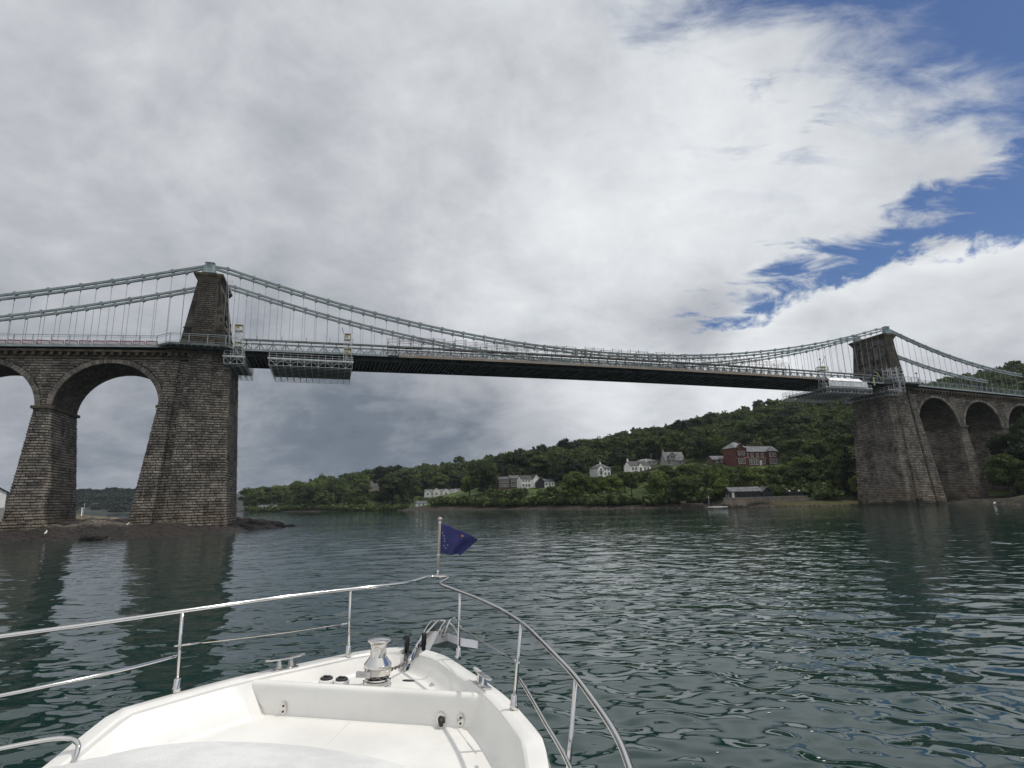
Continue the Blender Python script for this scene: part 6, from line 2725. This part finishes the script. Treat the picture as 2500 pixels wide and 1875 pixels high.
def chain_links(name, pts, parent, size=0.042, wire_r=0.0058, mt_='chain_steel'):
    """oval links following a polyline"""
    pts = [Vector(p) for p in pts]
    seg = [(pts[i + 1] - pts[i]).length for i in range(len(pts) - 1)]
    tot = sum(seg)
    n = int(tot / (size * 0.72))
    mb = MB()
    for i in range(n):
        dd = (i + 0.5) * tot / n
        j = 0
        while j < len(seg) - 1 and dd > seg[j]:
            dd -= seg[j]
            j += 1
        c_ = pts[j].lerp(pts[j + 1], dd / seg[j])
        d_ = (pts[j + 1] - pts[j]).normalized()
        u = d_.cross(Vector((0, 0, 1))).normalized()
        v = u.cross(d_)
        w = u if i % 2 else v
        loop = []
        for q in range(12):
            a = 2 * math.pi * q / 12
            loop.append(c_ + d_ * math.cos(a) * size * 0.52 + w * math.sin(a) * size * 0.33)
        mb.tube(loop, wire_r, 6, closed=True)
    return mb.build(name, M[mt_], parent)


# anchor, its chain and the roller
anchor = thing('anchor', 'polished steel anchor stowed on the bow roller with its chain on the windlass', 'anchor')
anchor.matrix_world = boat.matrix_world
gp = []
for i in range(15):
    a = R(200 + i * 14)
    gp.append((WX + 0.105 * math.cos(a), WY + 0.105 * math.sin(a), bwz(-1.595)))
gp += [(0.0, 5.72, bwz(-1.60)), (0.04, 5.9, bwz(-1.615)), (0.075, 6.02, bwz(-1.605))]
chain_links('anchor_chain', gp, anchor)
mb = MB()
mb.tube([(0, 6.00, bwz(-1.612)), (0, 6.04, bwz(-1.60)), (0, 6.12, bwz(-1.575)), (0, 6.22, bwz(-1.545)), (0, 6.26, bwz(-1.53))], [0.012, 0.026, 0.030, 0.024, 0.016], 14)
mb.build('swivel', M['steel'], anchor)
mb = MB()
mb.loft([[(x, y, bwz(z)) for y, z in ((6.22, -1.555), (6.26, -1.50), (6.75, -1.455), (7.15, -1.43), (7.42, -1.50), (7.62, -1.72), (7.55, -1.76), (7.32, -1.58), (7.05, -1.515), (6.7, -1.525))] for x in (-0.013, 0.013)])
bevel(mb.build('shank', M['steel'], anchor), 0.004)
mb = MB()
tip, heelp = (0.10, 8.25, bwz(-1.93)), (0.06, 7.32, bwz(-1.60))
for sg in (1, -1):
    q = [heelp, (0.08 + sg * 0.19, 7.30, bwz(-1.66)), (0.10 + sg * 0.31, 7.62, bwz(-1.76)), (0.10 + sg * 0.26, 7.97, bwz(-1.86)), tip]
    mb.add(q + [(p[0], p[1] - 0.02, p[2] - 0.09) for p in q], [(0, 1, 2, 3, 4), (9, 8, 7, 6, 5), (0, 5, 6, 1), (1, 6, 7, 2), (2, 7, 8, 3), (3, 8, 9, 4)])
M['fluke'] = mat('galvanised_plate', (0.66, 0.66, 0.70), 0.5, 0.0)
fl = mb.build('fluke', M['fluke'], anchor)
mb = MB()
arc = [(0.22 * math.cos(R(a)), 7.42 - 0.06 * math.sin(R(a)), bwz(-1.74) + 0.26 * math.sin(R(a))) for a in range(0, 181, 12)]
mb.tube(arc, 0.011, 10)
mb.build('roll_bar', M['steel'], anchor)

br_ = bpy.data.objects.new('bow_roller', None)
C.objects.link(br_)
br_.parent = boat
mb = MB()
for x in (-0.085, 0.085):
    prof = [(6.02, -1.70), (6.2, -1.66), (6.5, -1.60), (6.78, -1.515), (7.0, -1.46), (7.18, -1.445), (7.36, -1.47), (7.62, -1.57), (7.62, -1.70), (7.3, -1.76), (6.6, -1.75), (6.02, -1.735)]
    mb.loft([[(x + e, y, bwz(z)) for y, z in prof] for e in (-0.006, 0.006)])
mb.build('cheek_plates', M['steel'], br_)
mb = MB()
mb.loft([[(x, y, bwz(z)) for x in (-0.079, 0.079)] + [(x, y, bwz(z - 0.012)) for x in (0.079, -0.079)] for y, z in ((6.02, -1.692), (6.2, -1.685), (6.5, -1.655), (6.8, -1.61), (7.0, -1.575), (7.15, -1.56), (7.3, -1.58))])
mb.build('channel', M['steel'], br_)
for y in (6.72, 7.25):
    mb = MB()
    mb.lathe([(0.05, -0.075), (0.032, -0.03), (0.032, 0.03), (0.05, 0.075)], (0, y, bwz(-1.655)), 18, 'x')
    mb.build('roller', M['rubber'], br_)
for x, y in ((-0.100, 6.24), (0.052, 6.36)):
    mb = MB()
    mb.lathe([(0.022, -0.05), (0.022, 0.0), (0.028, 0.01), (0.026, 0.10), (0.029, 0.125), (0.02, 0.13)], (x, y, bwz(-1.53)), 16)
    mb.build('guide_post', M['rubber'], br_)
    mb = MB()
    mb.beam((x, y, bwz(-1.58)), (x * 0.8, y + 0.05, bwz(-1.66)), 0.02)
    mb.build('guide_bracket', M['steel'], br_)
mb = MB()
mb.tube(catmull([(0.10, 7.05, bwz(-1.60)), (0.13, 7.08, bwz(-1.50)), (0.15, 7.15, bwz(-1.43)), (0.19, 7.25, bwz(-1.42)), (0.22, 7.33, bwz(-1.50)), (0.23, 7.36, bwz(-1.66))]), 0.009, 8)
mb.build('hoop', M['steel'], br_)
AX = 0.085
br_.location.x = AX
for o in anchor.children:
    if not o.name.startswith('anchor_chain'):
        o.location.x += AX
# stem plate filling the gap where the caps meet
mb = MB()
mb.box(-0.03, 0.19, 5.98, 6.2, bwz(-1.765), bwz(-1.737))
mb.build('stem_plate', M['steel_brush'], boat)


# cleats
def cleat(x, y, ang, parent):
    e = bpy.data.objects.new('cleat', None)
    C.objects.link(e)
    e.parent = parent
    e.location = (x, y, bwz(-1.53))
    e.rotation_euler = (0, 0, ang)
    mb = MB()
    mb.box(-0.045, 0.045, -0.12, 0.12, 0.001, 0.012)
    bevel(mb.build('base_plate', M['steel'], e), 0.004)
    for yy in (-0.055, 0.055):
        mb = MB()
        mb.frustum((-0.024, 0.024, yy - 0.022, yy + 0.022), 0.012, (-0.015, 0.015, yy - 0.014, yy + 0.014), 0.085)
        bevel(mb.build('leg', M['steel'], e), 0.005)
    mb = MB()
    mb.loft([[(-w_, y_, z_ - 0.007), (w_, y_, z_ - 0.007), (w_, y_, z_ + 0.007), (-w_, y_, z_ + 0.007)] for y_, w_, z_ in ((-0.185, 0.016, 0.098), (-0.14, 0.024, 0.095), (-0.05, 0.026, 0.092), (0.05, 0.026, 0.092), (0.14, 0.024, 0.095), (0.185, 0.016, 0.098))])
    bevel(mb.build('horn_bar', M['steel'], e), 0.005)
    return e


cleat(1.00, 5.17, R(33), boat)
cleat(-0.90, 5.32, R(-40), boat)
# deck fillers and small fittings
for x, y in ((-0.56, 5.50), (-0.41, 5.50)):
    mb = MB()
    mb.lathe([(0.075, 0), (0.072, 0.045), (0.068, 0.05), (0.0005, 0.05)], (x, y, bwz(-1.702)), 24)
    mb.build('filler_pad', M['gel'], boat)
    mb = MB()
    mb.lathe([(0.058, 0), (0.058, 0.012), (0.05, 0.018), (0.0005, 0.018)], (x, y, bwz(-1.6515)), 24)
    mb.box(x - 0.03, x + 0.03, y - 0.012, y + 0.012, bwz(-1.634), bwz(-1.622))
    mb.build('deck_filler', M['rubber'], boat)
mb = MB()
mb.lathe([(0.05, 0), (0.05, 0.006), (0.0005, 0.006)], (0, 0, 0), 20)
o = mb.build('vent_slot', M['rubber'], boat)
o.location = (0.17, 5.74, bwz(-1.702))
o.scale = (1.2, 0.45, 1)
mb = MB()
mb.box(0.41, 0.52, 5.62, 5.71, bwz(-1.702), bwz(-1.690))
bevel(mb.build('hatch_latch', M['steel'], boat), 0.003)
for x, blk in ((-0.70, False), (0.86, False), (0.69, True)):
    mb = MB()
    n = 20
    ring = []
    w_, h_ = (0.030, 0.052) if not blk else (0.042, 0.052)
    for i in range(n):
        a = 2 * math.pi * i / n
        ring.append((x + w_ * math.cos(a) * (1 if blk else 1), (h_ if blk else h_) * math.sin(a)))
    mb.loft([[(a, 4.992 - e, bwz(-1.745) + b_) for a, b_ in ring] for e in (0.0, 0.010)])
    mb.loft([[(x + (a - x) * 0.8, 4.982 - e, bwz(-1.745) + b_ * 0.86) for a, b_ in ring] for e in (0.0, 0.004)])
    mb.build('bulkhead_socket', M['steel'], boat)
    mb = MB()
    if blk:
        mb.tube([(x, 4.978, bwz(-1.74)), (x + 0.012, 4.945, bwz(-1.755)), (x + 0.02, 4.94, bwz(-1.785))], [0.022, 0.022, 0.014], 12)
    else:
        for dz in (-0.022, 0.022):
            mb.lathe([(0.009, -0.004), (0.009, 0)], (x, 4.9775, bwz(-1.745) + dz), 12, 'y')
    mb.build('socket_plug', M['rubber'], boat)
# round covers low on the bulwark sides
for x, y, z, s_ in ((-1.475, 4.30, -1.70, 1), (1.40, 4.30, -1.70, -1)):
    mb = MB()
    mb.lathe([(0.042, -0.006), (0.042, 0.006), (0.03, 0.010)], (0, 0, 0), 20, 'x')
    o = mb.build('speaker_cover', M['drain'], boat)
    o.location = (x + s_ * 0.0, y, bwz(z))
    o.rotation_euler = (0, R(s_ * 38), R(-s_ * 22))
# grab rail at the lower left
mb = MB()
mb.tube(catmull([(-2.35, 3.05, bwz(-1.585)), (-2.1, 3.36, bwz(-1.585)), (-1.86, 3.63, bwz(-1.585)), (-1.68, 3.80, bwz(-1.59)), (-1.575, 3.83, bwz(-1.62)), (-1.535, 3.80, bwz(-1.67)), (-1.53, 3.77, bwz(-1.74))]), 0.0165, 14)
g_ = mb.build('grab_rail', M['steel'], boat)
mb = MB()
mb.lathe([(0.038, 0), (0.038, 0.008), (0.02, 0.014)], (-1.53, 3.77, bwz(-1.752)), 18)
mb.build('rail_foot', M['steel'], g_)

# flagstaff and flag
FX, FY = 0.155, 6.785
mb = MB()
mb.lathe([(0.016, -0.03), (0.016, 0.10), (0.012, 0.102)], (FX, FY, bwz(-0.87)), 14)
fs_ = mb.build('flagstaff_socket', M['steel'], boat)
mb = MB()
mb.box(FX - 0.12, FX + 0.09, FY - 0.03, FY + 0.03, bwz(-0.866), bwz(-0.858))
mb.build('mount_plate', M['steel'], fs_)
mb = MB()
mb.lathe([(0.0185, 0.10), (0.0185, 0.24), (0.0155, 0.28), (0.0155, 0.64), (0.012, 0.655), (0.012, 0.665), (0.026, 0.672), (0.028, 0.69), (0.018, 0.705), (0.0005, 0.71)], (FX, FY, bwz(-0.89)), 14)
M['staff'] = mat('varnished_staff', (0.42, 0.37, 0.31), 0.35)
mb.build('flagstaff', M['staff'], boat)

flag = thing('flag', 'small dark blue flag with white stars and a gold star flying from the bow flagstaff', 'flag')
flag.matrix_world = boat.matrix_world


def flagpt(u, v):
    """u 0..1 along the fly, v 0..1 downwards"""
    L, Hh = 0.47, 0.345
    x = FX + 0.018 + L * u * (0.86 + 0.0 * v) - 0.10 * v * u
    z = -0.262 - Hh * v - 0.10 * u * (1 - v) * (0.6 + u) + 0.0 * u
    if u > 0.6:
        x += 0.16 * (u - 0.6) * (1 - v) - 0.10 * (u - 0.6) * v
    y = FY + 0.035 * math.sin(u * 7.5 + v * 1.8) * (0.25 + u) + 0.02 * math.sin(v * 6 + u * 12) * u - 0.10 * u * u
    z += 0.014 * math.sin(u * 9 + 1.0) * u
    return (x, y, bwz(z))


N = 36
vs_ = [flagpt(i / N, j / 26) for j in range(27) for i in range(N + 1)]
fq = gridquads(27, N + 1)
M['flag_blue'] = mat('blue_bunting', (0.035, 0.038, 0.155), 0.75, 0, 0.08, 9.0, 0.5, 90)
M['flag_white'] = mat('white_star', (0.78, 0.78, 0.76), 0.7)
M['flag_gold'] = mat('gold_star', (0.62, 0.28, 0.05), 0.7)
fo = npmesh('cloth', vs_, fq, M['flag_blue'], flag, smooth=True)
md = fo.modifiers.new('thick', 'SOLIDIFY')
md.thickness = 0.0012
for (u, v, r__, mm, nm) in ((0.05, 0.30, .007, 'flag_white', 'star'), (0.10, 0.39, .008, 'flag_white', 'star'), (0.12, 0.48, .008, 'flag_white', 'star'), (0.14, 0.57, .008, 'flag_white', 'star'),
                            (0.13, 0.72, .008, 'flag_white', 'star'), (0.27, 0.68, .009, 'flag_white', 'star'), (0.21, 0.80, .009, 'flag_white', 'star'), (0.70, 0.18, .019, 'flag_gold', 'gold_star')):
    for side in (-1, 1):
        ring = []
        for i in range(10):
            a = math.pi * i / 5 + math.pi / 2
            rr = r__ if i % 2 == 0 else r__ * 0.42
            p = flagpt(u + rr * math.cos(a) / 0.42, v - rr * math.sin(a) / 0.345)
            ring.append((p[0], p[1] + side * 0.0022, p[2]))
        mb = MB()
        p = flagpt(u, v)
        mb.add([(p[0], p[1] + side * 0.0022, p[2])] + ring, [(0, i + 1, (i + 1) % 10 + 1) for i in range(10)])
        mb.build(nm, M[mm], flag, fix=False)
mb = MB()
for dz in (0.27, 0.645):
    mb.lathe([(0.021, -0.006), (0.021, 0.006)], (FX, FY, bwz(-0.89 + dz)), 12)
mb.build('fastening', M['flag_white'], flag)

# ------------------------------------------------------------------ damp air over the strait
hz_ = MB()
hz_.box(-1700, 900, -300, 1700, -8.0, 130)
mt = bpy.data.materials.new('damp_air')
mt.use_nodes = True
t = NT(mt.node_tree)
t.n.clear()
pv = t.new('ShaderNodeVolumePrincipled')
pv.inputs['Color'].default_value = (0.80, 0.88, 1.0, 1)
pv.inputs['Density'].default_value = 0.00008
pv.inputs['Anisotropy'].default_value = 0.0
out = t.new('ShaderNodeOutputMaterial')
t.l.new(pv.outputs[0], out.inputs['Volume'])
tag(hz_.build('haze', mt), kind='stuff')
